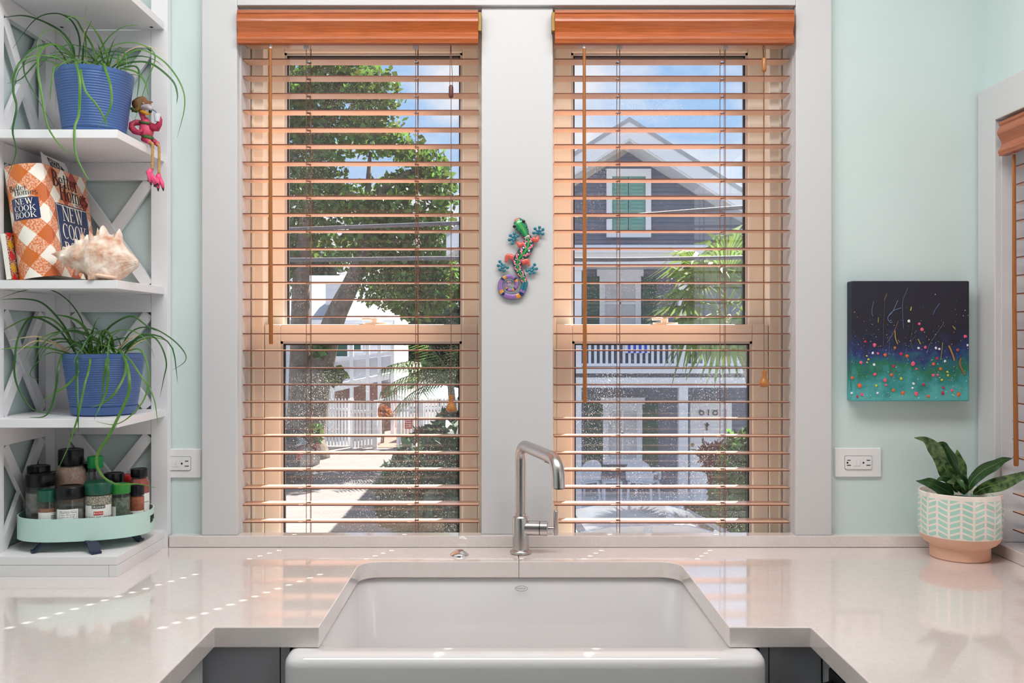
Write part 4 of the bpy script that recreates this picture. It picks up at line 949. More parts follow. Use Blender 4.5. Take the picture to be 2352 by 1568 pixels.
# ------------------------------------------------------------------ oval tray of spice jars
mat('tray_mint', (190, 222, 214), .4, bump=(60, .03))
mat('tray_leg', (28, 40, 66), .5, bump=(120, .1))
tcx, tcy, ta, tb, trot = -.934, 2.040, .140, .098, math.radians(14)
TZ0, TZ1 = .9815, 1.030
def TE(a, k, z, off=0):
    ca, sa = math.cos(a), math.sin(a); n_ = 2.4
    x_ = (ta - off) * math.copysign(abs(ca) ** (2 / n_), ca); y_ = (tb - off) * math.copysign(abs(sa) ** (2 / n_), sa)
    return Vector((tcx + x_ * math.cos(trot) - y_ * math.sin(trot), tcy + x_ * math.sin(trot) + y_ * math.cos(trot), z))
ty = thing('spice_tray', (tcx, tcy, TOPS[0]), 'oval mint green tray on curved navy legs, holding the spice jars', 'tray')
def trayw(b):
    N = 96; zs = [TZ0, TZ0 + .012, TZ0 + .018, TZ0 + .036, TZ1 - .003, TZ1]; fs = []
    for k, off in ((0, 0), (1, .003)):
        for z in zs:
            for j in range(N): b.v.append(tuple(TE(2 * PI * j / N, 0, z, off)))
    nz_ = len(zs)
    def hole(j, i): return i == 2 and ((j % N) <= 3 or (j % N) >= N - 4 or N // 2 - 4 <= (j % N) <= N // 2 + 3)
    for k in range(2):
        o = k * nz_ * N
        for i in range(nz_ - 1):
            for j in range(N):
                if hole(j, i): continue
                f = (o + i * N + j, o + i * N + (j + 1) % N, o + (i + 1) * N + (j + 1) % N, o + (i + 1) * N + j); b.f.append(f if k == 0 else f[::-1])
    for i in (0, nz_ - 1):
        for j in range(N): b.f.append((i * N + j, i * N + (j + 1) % N, nz_ * N + i * N + (j + 1) % N, nz_ * N + i * N + j))
    for j in range(N):
        if hole(j, 2):
            for i in (2, 3): b.f.append((i * N + j, i * N + (j + 1) % N, nz_ * N + i * N + (j + 1) % N, nz_ * N + i * N + j))
    b.f.append(tuple(range(N)))
part('rim', 'tray_mint', ty, trayw, smooth=35)
part('tray_floor', 'tray_mint', ty, lambda b: b.loft([[TE(2 * PI * j / 48, 0, z, .0032) for j in range(48)] for z in (TZ0 + .0003, TZ0 + .0035)]))
for (ua, va, da, ub, vb, db) in ((120, 1247, 1.965, 78, 1272, 1.945), (205, 1247, 1.965, 220, 1272, 1.935), (285, 1240, 2.06, 320, 1241, 2.055)):
    a = W(ua, va, da); a.z = TZ0 + .0002; c_ = W(ub, vb, db); c_.z = TOPS[0] + .0035; m_ = (a + c_) / 2; m_.z = TZ0 - .004; e2 = c_ + (c_ - a) * .16; e2.z = TOPS[0] + .0030
    side = (c_ - a).cross(Vector((0, 0, 1))).normalized()
    part('leg', 'tray_leg', ty, lambda b: b.loft([[p + side * (s * w_) + Vector((0, 0, h * t_)) for s, h in ((-1, -1), (1, -1), (1, 1), (-1, 1))] for p, w_, t_ in zip(catmull([a, m_, c_, e2], 4), [.013] * 4 + [.012] * 4 + [.010] * 5, [.0028] * 12 + [.0026])]), smooth=30)
a = Vector((tcx - .02, 2.11, TZ0)); c_ = Vector((tcx - .03, 2.125, TOPS[0] + .003))
part('leg', 'tray_leg', ty, lambda b: b.bar(a, c_, .024, .005))

glass_mat('jar_clear', (236, 240, 240), 1.0, body=.05)
mat('lid_black', (14, 14, 18), .3, spec=.35, bump=(300, .05)); mat('lid_darkgreen', (20, 84, 66), .35, bump=(300, .05))
mat('lid_green', (40, 130, 50), .4, bump=(300, .05)); mat('cap_green', (18, 158, 80), .4, bump=(300, .05)); mat('lid_red', (180, 34, 30), .4, bump=(300, .05))
mat('label_white', (240, 240, 238), .5, bump=(60, .02)); mat('label_dark', (58, 70, 60), .5, bump=(60, .02))
mat('spice_gray', (158, 152, 146), .9, noise=(90, (84, 78, 74), .7), bump=(200, .5))
mat('spice_brown', (190, 130, 98), .9, noise=(120, (120, 70, 48), .7), bump=(200, .5))
mat('spice_paprika', (214, 112, 70), .9, noise=(120, (150, 62, 34), .7), bump=(200, .5))
mat('spice_green', (130, 140, 122), .9, noise=(150, (60, 70, 52), .8), bump=(260, .6))
mat('spice_sesame', (236, 222, 196), .9, noise=(420, (52, 44, 38), 1.0), bump=(420, .8))
mat('salt_pink', (255, 226, 206), .7, noise=(300, (250, 160, 120), .85), bump=(380, .9))
mat('spice_red', (196, 90, 76), .8, noise=(160, (110, 30, 26), .7), bump=(200, .5))
mat('spice_dark', (52, 44, 44), .8, noise=(160, (30, 26, 26), .7), bump=(200, .5))
JZ = TZ0 + .0040
def ring_text(cx, cy, r):
    """map flat lettering to a jar's side, centred on the side that faces the camera"""
    a0 = math.atan2(-cy, -cx)
    return lambda u, v, o=.0003: Vector((cx + (r + o) * math.cos(a0 + u / r), cy + (r + o) * math.sin(a0 + u / r), v))
def jar(px, d, top, r, lid_m, lid_h, fill_m, label, lid_r=None, neck=None, name='spice_jar', fill=.8, lab=None, rings=True):
    cx, cy = WX(px, d), d; zt_ = WZ(top, d); h = zt_ - JZ; lr = lid_r or r
    j = thing(name, (cx, cy, JZ), label, 'jar', 'spice jars in the mint tray')
    if neck: prof = [(r * .92, 0), (r, .003), (r, h - lid_h - neck), (r * .96, h - lid_h - neck * .7), (lr * .92, h - lid_h - .003), (lr * .9, h - lid_h * .5)]
    else: prof = [(r * .92, 0), (r, .003), (r, h - lid_h - .005), (r * .93, h - lid_h - .001), (r * .92, h - lid_h + .004)]
    part('glass', 'jar_clear', j, lambda b: b.lathe(prof, (cx, cy, JZ), 28, True, False), smooth=40)
    fh = (h - lid_h) * fill
    k = .955
    if neck and fill > .9: fp = [(r * k * .9, .002), (r * k, .004), (r * k, h - lid_h - neck), (lr * .86, h - lid_h - .004)]
    else: fp = [(r * k * .9, .002), (r * k, .004), (r * k, fh)]
    part('contents', fill_m, j, lambda b: b.lathe(fp, (cx, cy, JZ), 28), smooth=40)
    def lid(b):
        n = 48; P = [(lr * .99, h - lid_h), (lr * 1.01, h - lid_h + .002), (lr * 1.01, h - .003), (lr * .96, h - .0005), (lr * .80, h), (lr * .76, h - .001)]
        R = []
        for (rr, z) in P: R.append([Vector((cx + rr * (1 + (.012 if (q % 2 and rings and rr > lr * .98) else 0)) * math.cos(2 * PI * q / n), cy + rr * (1 + (.012 if (q % 2 and rings and rr > lr * .98) else 0)) * math.sin(2 * PI * q / n), JZ + z)) for q in range(n)])
        b.loft(R)
    part('lid', lid_m, j, lid, smooth=50)
    if lab:
        f = ring_text(cx, cy, r)
        lo_, hi_, wa, wb, lm, items = lab
        def lb(b):
            n = 14
            for i in range(n):
                ua, ub = wa + (wb - wa) * i / n, wa + (wb - wa) * (i + 1) / n
                b.add([f(ua, JZ + lo_), f(ub, JZ + lo_), f(ub, JZ + hi_), f(ua, JZ + hi_)], [(0, 1, 2, 3)])
        lp = part('paper_label', lm, j, lb, smooth=True)
        for (m_, fn) in items:
            part('print', m_, lp, lambda b: fn(b, lambda u, v: f(u, JZ + v, .0007)))
    return j
def rect_on(b, f, u0, u1, v0, v1, n=6):
    for i in range(n):
        a, c_ = u0 + (u1 - u0) * i / n, u0 + (u1 - u0) * (i + 1) / n
        b.add([f(a, v0), f(c_, v0), f(c_, v1), f(a, v1)], [(0, 1, 2, 3)])
def lines_on(b, f, u0, u1, v0, v1, n, rng):
    for i in range(n):
        v = v1 - (v1 - v0) * (i + .5) / n; w_ = (u1 - u0) * rng.uniform(.7, 1); rect_on(b, f, u0, u0 + w_, v - .0006, v + .0006, 4)
rj = random.Random(3)
jar(89, 2.044, 1068, .0235, 'lid_black', .028, 'spice_dark', 'dark spice jar with a black lid at the back left of the tray')
def cinn(b, f): put_text(b, 'CINNAMON', .0085, lambda u, v: f(u, v), dx=.004, dy=.047)
jar(94, 2.005, 1086, .0305, 'lid_black', .027, 'spice_gray', 'large clear spice jar with a black lid at the left end of the tray', fill=.86, lab=(.040, .0405, -.02, -.019, 'label_dark', [('ink_print', cinn)]))
jar(110, 1.972, 1124, .0205, 'lid_darkgreen', .024, 'spice_brown', 'small jar of brown spice with a dark green lid, front left of tray', lab=(.010, .056, -.022, .024, 'label_white', [('ink_print', lambda b, f: lines_on(b, f, .006, .02, .018, .05, 9, rj))]))
def nutr(b, f):
    put_text(b, 'Nutrition Facts', .0052, f, dx=-.004, dy=.0575)
    for i, s_ in enumerate(('about 100 servings', 'Serv. size 1/4 tsp', 'Amount per serving', 'Calories 0  Total Fat 0g', 'Sodium 0mg', 'Total Carb. 0g', 'Protein 0g')): put_text(b, s_, .0037, f, dx=-.004, dy=.0525 - i * .0044)
    for u0, u1, v0, v1 in ((-.021, .013, .0605, .061), (-.021, .013, .0205, .021), (-.021, -.0206, .0205, .061), (.0126, .013, .0205, .061)): rect_on(b, f, u0, u1, v0, v1, 5)
jar(161, 1.974, 1115, .0295, 'lid_black', .026, 'spice_gray', 'clear spice jar with a black lid and nutrition facts label, front of tray', fill=.72, lab=(.012, .064, -.030, .016, 'label_white', [('ink_print', nutr)]))
jar(163, 2.062, 1030, .0315, 'lid_black', .036, 'salt_pink', 'grinder of pink salt with a tall black cap, tallest in the tray', lid_r=.0265, neck=.016, name='salt_grinder', fill=.97, lab=(.03, .060, -.030, .030, 'label_white', []))
jar(219, 2.072, 1047, .0195, 'cap_green', .026, 'spice_red', 'narrow bottle with a bright green cap behind the sesame jar', lid_r=.0165, neck=.02, fill=.72)
def ses(b, f): put_text(b, 'TRI-COLOR SESAME', .0076, f, dy=.0415)
def ses2(b, f): put_text(b, 'SEEDS', .0055, f, dy=.034); put_text(b, 'SEMILLAS DE AJONJOLI', .0032, f, dy=.029)
jar(226, 1.996, 1105, .0290, 'lid_darkgreen', .026, 'spice_sesame', 'jar of tri-color sesame seeds with a dark green lid, front of the tray', fill=.97,
    lab=(.010, .068, -.031, .031, 'label_white', [('label_dark', lambda b, f: rect_on(b, f, -.014, .014, .0615, .069)), ('label_white', lambda b, f: put_text(b, 'ORGANIC', .0062, lambda u, v: f(u, v), dy=.065)),
    ('red_print', lambda b, f: rect_on(b, f, -.0095, .0095, .0475, .0555)), ('cream_print', lambda b, f: put_text(b, 'BADIA', .0062, lambda u, v: f(u, v), dy=.0513)), ('ink_print', ses), ('logo_gray', ses2)]))
jar(277, 2.020, 1110, .0205, 'lid_green', .021, 'spice_green', 'small jar of dried herbs with a grassy green lid, right of tray', fill=.9, lab=(.018, .060, -.026, -.010, 'label_white', [('leaf_print', lambda b, f: (rect_on(b, f, .014, .019, .02, .036), put_text(b, 'USDA', .006, f, dx=.0, dy=.053)))]))
jar(314, 2.050, 1113, .0160, 'lid_black', .022, 'spice_paprika', 'small paprika jar with a black lid near the right end of the tray', fill=.95, lab=(.012, .044, -.018, .018, 'label_white', [('ink_print', lambda b, f: put_text(b, 'Paprika', .0085, f, dy=.037))]))
jar(262, 2.098, 1085, .0215, 'lid_black', .022, 'spice_dark', 'dark jar with a black lid behind the green-lidded herb jar')
jar(320, 2.098, 1075, .0225, 'lid_black', .019, 'spice_red', 'bottle of red spice with a small black cap, right end of tray', lid_r=.0185, neck=.016, fill=.95, lab=(.02, .075, .002, .028, 'label_white', [('red_print', lambda b, f: rect_on(b, f, .006, .016, .028, .034, 4)), ('ink_print', lambda b, f: put_text(b, 'SEASONING', .004, f, dx=.014, dy=.055))]))
jar(289, 2.138, 1089, .0185, 'lid_red', .018, 'spice_red', 'jar with a red lid at the very back of the tray')
jar(124, 2.090, 1083, .020, 'lid_black', .024, 'spice_dark', 'dark jar with a black lid between the big clear jar and the salt grinder')
jar(205, 2.118, 1062, .0190, 'lid_black', .020, 'spice_brown', 'clear jar of brown spice hidden behind the salt grinder', fill=.7)

# ------------------------------------------------------------------ gecko on the post between the windows
GD = 2.186
def GK(u, v, o=0): return W(1120 + u / 7.125, 480 + v / 7.125, GD - o)
GU = GD / FPX / 7.125
mat('painted', (255, 255, 255), .25, attr='Col', coat=.5)
mat('gecko_teal', (8, 124, 142), .25, noise=(300, (12, 84, 110), .6), coat=.5)
mat('gecko_red', (214, 74, 84), .3, noise=(260, (222, 120, 70), .8), coat=.4)
gk = thing('gecko_ornament', GK(560, 1480), 'painted metal gecko ornament with a spiral tail, hung between the two windows', 'ornament')
def inflated(name, path, wid, colf, n=60, m=14, h=.5):
    P = catmull([(u, v, 0) for u, v in path], 10); N = len(P); b = MB(); cols = []
    def wd(t):
        x_ = t * (len(wid) - 1); k = min(int(x_), len(wid) - 2); f = x_ - k; f = f * f * (3 - 2 * f); return wid[k] * (1 - f) + wid[k + 1] * f
    for i, p in enumerate(P):
        t = (P[min(i + 1, N - 1)] - P[max(i - 1, 0)]).normalized(); s_ = Vector((-t.y, t.x, 0)); w_ = wd(i / (N - 1))
        for j in range(m + 1):
            a = -1 + 2 * j / m; q_ = p + s_ * (w_ * a); b.v.append(tuple(GK(q_.x, q_.y, .002 + w_ * GU * h * math.sqrt(max(0, 1 - a * a)))))
    for i in range(N - 1):
        for j in range(m):
            k = i * (m + 1) + j; b.f.append((k, k + 1, k + m + 2, k + m + 1)); cols.append(colf((i + .5) / (N - 1), -1 + 2 * (j + .5) / m))
    # flat back
    L_ = [i * (m + 1) for i in range(N)]; R_ = [i * (m + 1) + m for i in range(N)]
    for i in range(N - 1): b.f.append((L_[i], L_[i + 1], R_[i + 1], R_[i])); cols.append((.05, .05, .05, 1))
    return b.build(name, 'painted', gk, cols=cols, smooth=True)
def body_col(t, a):
    if abs(a) < .14: return C(60, 160, 70)
    ph = (t * 9 + abs(a) * .9) % 1
    if ph < .34: return C(232, 120, 150) if abs(a) < .8 else C(196, 60, 90)
    if (int(t * 70) % 3 == 0) and abs(abs(a) - .5) < .12: return C(190, 230, 220)
    return C(14, 62, 60)
inflated('body', [(630, 425), (655, 480), (668, 560), (620, 680), (530, 790), (485, 880), (500, 980), (560, 1090), (605, 1205)], [42, 68, 82, 100, 105, 92, 80, 66, 62, 55, 50], body_col, m=22)
def head_col(t, a):
    if t < .16: return C(210, 110, 100)
    if abs(a) > .62 and int(t * 22) % 2: return C(12, 50, 50)
    return C(30, 140, 92) if abs(a) > .2 else C(84, 176, 90)
hd2 = inflated('head', [(458, 158), (490, 200), (540, 275), (590, 350), (640, 438)], [28, 70, 108, 100, 76, 46], head_col, m=16)
for (u, v) in ((592, 205), (440, 285)):
    ey = part('eye', 'bill_gray', gk, lambda b: b.ball(GK(u, v, .005), (33 * GU, 33 * GU * .8, 33 * GU)), smooth=True)
    part('pupil', 'black_plastic', ey, lambda b: b.ball(GK(u - 2, v - 3, .0085), (26 * GU, 20 * GU, 26 * GU)), smooth=True)
def tail_col(t, a):
    if t < .09: return C(30, 110, 130)
    ph = (t * 8.5) % 1
    if abs(a) > .72: return C(70, 90, 140)
    return C(226, 150, 60) if ph < .22 else (C(30, 50, 100) if ph > .86 else C(150, 110, 170))
tp = []
ctrl = [(0, 235), (45, 225), (90, 190), (135, 180), (180, 162), (225, 158), (270, 145), (315, 130), (360, 108), (405, 88), (450, 84), (495, 80), (540, 72), (585, 62), (630, 52), (675, 38), (720, 24)]
for (a, r) in ctrl: tp.append((370 + r * math.cos(math.radians(a)), 1245 + r * math.sin(math.radians(a))))
inflated('tail', [(605, 1190)] + tp, [52, 52, 50, 48, 44, 40, 36, 34, 32, 30, 28, 26, 24, 20, 16, 12, 8], tail_col, m=10)
for (leg, ft_, toes) in (([(600, 570), (530, 590), (478, 535)], (435, 480), [(402, 560), (355, 503), (372, 432), (436, 404), (496, 436)]),
                          ([(730, 490), (800, 505), (828, 445)], (835, 385), [(755, 390), (776, 320), (850, 300), (905, 335), (905, 406)]),
                          ([(420, 800), (330, 770), (292, 870)], (255, 930), [(200, 858), (174, 925), (205, 992), (270, 1006), (325, 957)]),
                          ([(560, 880), (645, 850), (682, 930)], (720, 985), [(645, 1010), (695, 1052), (757, 1040), (800, 975), (770, 910)])):
    lg = part('leg', 'gecko_red', gk, lambda b: b.tube(catmull([GK(u, v, .004) for u, v in leg], 6), [45 * GU] * 4 + [40 * GU] * 4 + [34 * GU, 30 * GU, 26 * GU, 22 * GU, 18 * GU], 12, flat=((0, 1, 0), .6)), smooth=True)
    def foot2(b):
        b.ball(GK(*ft_, .003), (40 * GU, .0025, 40 * GU))
        for (u, v) in toes:
            b.tube([GK(*ft_, .003), GK(u, v, .003)], [20 * GU, 12 * GU], 8); b.ball(GK(u, v, .0035), (27 * GU, .0026, 27 * GU))
    part('foot', 'gecko_teal', lg, foot2, smooth=True)

# ------------------------------------------------------------------ painting
m = mat('canvas_paint', (28, 30, 46), .55, bump=(240, .25))
n = m.node_tree; L = n.links; bs_ = n.nodes['Principled BSDF']
t = n.nodes.new('ShaderNodeTexCoord'); sp = n.nodes.new('ShaderNodeSeparateXYZ'); L.new(t.outputs['Generated'], sp.inputs[0])
nz_ = n.nodes.new('ShaderNodeTexNoise'); nz_.inputs['Scale'].default_value = 5.5; nz_.inputs['Detail'].default_value = 6; nz_.inputs['Roughness'].default_value = .65; L.new(t.outputs['Generated'], nz_.inputs['Vector'])
mm = n.nodes.new('ShaderNodeMath'); mm.operation = 'MULTIPLY_ADD'; mm.inputs[1].default_value = .62; L.new(nz_.outputs['Fac'], mm.inputs[0]); L.new(sp.outputs['Z'], mm.inputs[2])
rp = n.nodes.new('ShaderNodeValToRGB'); el = rp.color_ramp.elements
for k_, (p_, c_) in enumerate(((.34, (84, 176, 174)), (.48, (50, 142, 142)), (.56, (34, 114, 84)), (.63, (30, 98, 112)), (.71, (36, 50, 112)), (.79, (30, 42, 78)), (.88, (26, 28, 46)), (1.0, (30, 30, 46)))):
    e_ = el[k_] if k_ < 2 else el.new(p_)
    e_.position = p_; e_.color = C(*c_)
L.new(mm.outputs[0], rp.inputs[0]); L.new(rp.outputs[0], bs_.inputs['Base Color'])
PX0, PX1, PZ0, PZ1, PY = .8277, 1.1063, 1.2657, 1.5516, 2.163
pn = thing('canvas_painting', ((PX0 + PX1) / 2, YW, PZ0), 'square canvas painting of bright flowers against a dark night sky', 'painting')
part('canvas', 'canvas_paint', pn, lambda b: b.box(PX0, PX1, PY, YW - .001, PZ0, PZ1), bevel=.003)
mat('dab', (255, 255, 255), .5, attr='Col')
dab = MB(); dcols = []
def PP(u, v, o=.0012):   # crop coords of the painting view (scale 4.613, origin 1900,620)
    q_ = W(1900 + u / 4.613, 620 + v / 4.613, PY); return Vector((q_.x, PY - o, q_.z))
def blob(u, v, r, col, rng, n_=9):
    c_ = PP(u, v, .0024); ring = []
    for i in range(n_):
        a = 2 * PI * i / n_; rr = r / 4.613 * PY / FPX * rng.uniform(.8, 1.15); ring.append(c_ + Vector((rr * math.cos(a), .0012, rr * math.sin(a))))
    dab.add([c_] + ring, [(0, 1 + i, 1 + (i + 1) % n_) for i in range(n_)]); dcols.extend([col] * n_)
rg = random.Random(11)
PK, RD, OR, WH, YL = C(236, 96, 130), C(190, 44, 74), C(232, 104, 48), C(236, 240, 246), C(212, 204, 60)
for (u, v, r, c_) in ((863, 541, 16, WH), (972, 570, 16, PK), (1003, 630, 19, PK), (499, 795, 20, PK), (780, 888, 20, RD), (612, 898, 18, OR), (842, 910, 18, OR), (1038, 818, 17, PK), (965, 826, 14, WH), (1150, 826, 14, WH), (1186, 836, 12, WH), (1460, 703, 18, PK), (1485, 795, 13, WH), (1380, 845, 16, C(170, 90, 60)), (480, 880, 14, WH), (536, 882, 13, PK), (355, 978, 17, PK), (494, 1002, 14, WH), (906, 992, 24, PK), (1125, 995, 17, OR), (1246, 965, 13, WH), (1160, 936, 15, RD), (715, 824, 16, C(180, 120, 50)), (418, 910, 10, YL), (435, 946, 12, YL), (422, 978, 10, YL), (505, 1103, 18, PK), (680, 1110, 18, OR), (610, 1165, 19, PK), (1122, 1114, 18, PK), (1168, 1112, 13, PK), (1198, 1048, 16, OR), (1270, 1078, 12, YL), (1278, 1115, 13, YL), (1212, 1162, 14, YL), (782, 1150, 16, YL), (343, 1224, 27, OR), (265, 1140, 18, OR), (367, 1316, 19, PK), (258, 1302, 14, WH), (530, 1302, 14, WH), (700, 1272, 17, OR), (800, 1300, 20, OR), (942, 1308, 21, PK), (1068, 1336, 18, OR), (1022, 1212, 18, RD), (912, 1203, 14, WH), (902, 1250, 13, WH), (1222, 1303, 19, RD), (1320, 1274, 17, PK), (1390, 1316, 21, OR), (518, 1224, 15, YL), (622, 1218, 14, PK), (942, 1046, 12, PK), (700, 1018, 15, RD), (400, 757, 14, RD), (1230, 1245, 14, RD), (318, 1340, 14, RD)):
    blob(u, v, r, c_, rg); blob(u + rg.uniform(-2, 2), v + rg.uniform(-2, 2), r * .34, C(70, 30, 40) if c_ != WH else C(170, 180, 190), rg, 6)
    dab.v = dab.v
for i in range(260):
    v = 150 + 1210 * (rg.random() ** .55); u = rg.uniform(245, 1490)
    blob(u, v, rg.uniform(2.2, 6), rg.choice([WH, WH, WH, YL, PK, OR, C(110, 170, 200), C(70, 170, 150), C(90, 110, 190)]), rg, 5)
for (pts_, w_, c_) in (([(850, 190), (800, 320), (795, 450), (805, 620)], 5, C(96, 104, 150)), ([(745, 320), (690, 440), (640, 500), (660, 550), (690, 555)], 5, C(120, 140, 180)), ([(780, 400), (700, 430), (650, 480)], 5, C(120, 140, 190)), ([(490, 330), (470, 430), (480, 490)], 5, C(110, 120, 130)), ([(1190, 350), (1140, 420), (1120, 470)], 6, C(90, 110, 170)), ([(1230, 565), (1150, 680), (1080, 790), (1050, 900)], 5, C(90, 110, 120)), ([(605, 300), (600, 480), (590, 640), (590, 800)], 4, C(84, 84, 70)), ([(630, 250), (600, 320)], 5, C(150, 140, 70)), ([(715, 640), (720, 720), (745, 785)], 9, C(190, 150, 60)), ([(960, 730), (985, 785)], 9, C(190, 170, 60)), ([(1285, 800), (1320, 880), (1345, 960)], 17, C(168, 128, 60)), ([(1415, 930), (1400, 990), (1440, 1080), (1460, 1110)], 17, C(150, 104, 60)), ([(1220, 765), (1200, 950)], 7, C(150, 150, 70)), ([(905, 580), (880, 760), (890, 840)], 4, C(100, 80, 70)), ([(660, 700), (650, 930)], 4, C(80, 110, 130)), ([(750, 540), (700, 660), (630, 770)], 5, C(150, 110, 90)), ([(540, 500), (535, 555)], 5, C(190, 180, 70)), ([(1325, 590), (1355, 630)], 7, C(190, 180, 70)), ([(880, 430), (890, 390)], 9, C(200, 190, 70)), ([(840, 820), (800, 960)], 4, C(90, 110, 110)), ([(940, 690), (890, 760), (910, 850)], 4, C(80, 100, 120))):
    P = catmull([PP(u, v, .0016) for u, v in pts_], 5); k = len(dab.v); ww = w_ / 4.613 * PY / FPX / 2
    for i, p in enumerate(P):
        tt = (P[min(i + 1, len(P) - 1)] - P[max(i - 1, 0)]).normalized(); sd_ = Vector((-tt.z, 0, tt.x)); dab.v += [tuple(p - sd_ * ww), tuple(p + sd_ * ww)]
    for i in range(len(P) - 1): dab.f.append((k + 2 * i, k + 2 * i + 1, k + 2 * i + 3, k + 2 * i + 2)); dcols.append(c_)
dab.build('paint_dabs', 'dab', pn, cols=dcols, kind='stuff')

# ------------------------------------------------------------------ chevron planter with a leafy plant
m = mat('chevron_glaze', (244, 232, 220), .18, spec=.6, coat=.6)
n = m.node_tree; L = n.links; bs_ = n.nodes['Principled BSDF']
t = n.nodes.new('ShaderNodeTexCoord'); s = n.nodes.new('ShaderNodeSeparateXYZ'); L.new(t.outputs['UV'], s.inputs[0])
def M_(op, a, b_=None, c_=None):
    k = n.nodes.new('ShaderNodeMath'); k.operation = op
    for i, q_ in enumerate((a, b_, c_)):
        if q_ is None: continue
        if isinstance(q_, (int, float)): k.inputs[i].default_value = q_
        else: L.new(q_, k.inputs[i])
    return k.outputs[0]
NC = 22
cu_ = M_('MULTIPLY', s.outputs[0], NC); fu = M_('FRACT', cu_); par = M_('MODULO', M_('FLOOR', cu_), 2)
sl_ = M_('MULTIPLY', M_('SUBTRACT', M_('MULTIPLY', par, 2), 1), M_('SUBTRACT', fu, .5))
fv = M_('FRACT', M_('ADD', M_('MULTIPLY', s.outputs[1], 1 / .0135), M_('MULTIPLY', sl_, .75)))
inu = M_('MULTIPLY', M_('GREATER_THAN', fu, .10), M_('LESS_THAN', fu, .90)); inv = M_('MULTIPLY', M_('GREATER_THAN', fv, .16), M_('LESS_THAN', fv, .84))
inz = M_('MULTIPLY', M_('GREATER_THAN', s.outputs[1], .056), M_('LESS_THAN', s.outputs[1], .141))
msk = M_('MULTIPLY', M_('MULTIPLY', inu, inv), inz)
k = n.nodes.new('ShaderNodeMix'); k.data_type = 'RGBA'; L.new(msk, k.inputs['Factor']); k.inputs[6].default_value = C(244, 232, 221); k.inputs[7].default_value = C(172, 217, 203); L.new(k.outputs[2], bs_.inputs['Base Color'])
bmp = n.nodes.new('ShaderNodeBump'); bmp.inputs['Strength'].default_value = .35; bmp.inputs['Distance'].default_value = .001; L.new(msk, bmp.inputs['Height']); L.new(bmp.outputs[0], bs_.inputs['Normal'])
mat('terracotta', (236, 190, 164), .65, noise=(40, (226, 174, 146), .6), bump=(200, .15))
pcx, pcy, PR = 1.044, 2.085, .0885
pl = thing('chevron_planter', (pcx, pcy, ZK), 'mint chevron pot on a terracotta foot with a leafy green plant, right of the counter', 'potted plant')
part('foot', 'terracotta', pl, lambda b: b.lathe([(.061, 0), (.0635, .002), (.0635, .028), (.066, .030), (.076, .036), (.083, .044), (.0872, .054)], (pcx, pcy, ZK), 48), smooth=40)
q = MB(); prof = [(.0872, .054), (.0883, .058), (PR, .07), (PR + .001, .10), (PR, .150), (PR - .002, .152), (PR - .005, .151), (PR - .007, .146), (PR - .009, .125)]; uvv = []
NN = 88
for (r, z) in prof:
    for j in range(NN + 1): q.v.append((pcx + r * math.cos(2 * PI * j / NN), pcy + r * math.sin(2 * PI * j / NN), ZK + z)); uvv.append((j / NN, z))
for i in range(len(prof) - 1):
    for j in range(NN): a = i * (NN + 1) + j; q.f.append((a, a + 1, a + NN + 2, a + NN + 1))
q.build('glazed_bowl', m, pl, uvs=uvv, smooth=40)
part('soil', 'soil', pl, lambda b: b.lathe([(PR - .008, .128), (.05, .132), (.005, .133)], (pcx, pcy, ZK), 28, False, True), smooth=True)
m = mat('leaf_mottled', (34, 66, 36), .4, noise=(95, (128, 158, 92), .8), transl=.12, coat=.2)
mat('leaf_plain', (42, 82, 44), .4, noise=(40, (72, 120, 60), .6), transl=.12, coat=.2)
mat('midrib', (120, 160, 90), .5, noise=(40, (90, 140, 70), .5))
def leaf(pts, w, mt, tw=0.0, fold=.25, seed=0):
    P = catmull([W(u, v, d) for u, v, d in pts], 6); N = len(P); b = MB(); r_ = random.Random(seed); ph = r_.uniform(0, 6)
    rib = []
    for i, p in enumerate(P):
        u = i / (N - 1); tt = (P[min(i + 1, N - 1)] - P[max(i - 1, 0)]).normalized()
        view = (Vector((0, 0, ZC)) - p).normalized(); s_ = tt.cross(view).normalized(); nn = s_.cross(tt).normalized()
        if nn.dot(view) < 0: nn = -nn
        ang = tw * (1 - u * .5); s2 = s_ * math.cos(ang) + nn * math.sin(ang); n2 = nn * math.cos(ang) - s_ * math.sin(ang)
        ww = w * .88 * (math.sin(PI * min(1, u * 1.02) ** .75) ** .8) * (1 + .08 * math.sin(u * 14 + ph)) + .0006
        for k in (-1, -.5, 0, .5, 1): b.v.append(tuple(p + s2 * (ww * k) + n2 * (abs(k) * ww * fold + .002 * math.sin(u * 17 + ph + k * 2) * abs(k))))
        rib.append(p + n2 * .0005)
    for i in range(N - 1):
        for k in range(4): a = i * 5 + k; b.f.append((a, a + 1, a + 6, a + 5))
    o = b.build('leaf', mt, pl, smooth=True)
    part('midrib', 'midrib', o, lambda b: b.tube(rib, [max(.0002, .0011 * (1 - i / N)) for i in range(N)], 5), smooth=True)
D0 = 2.085
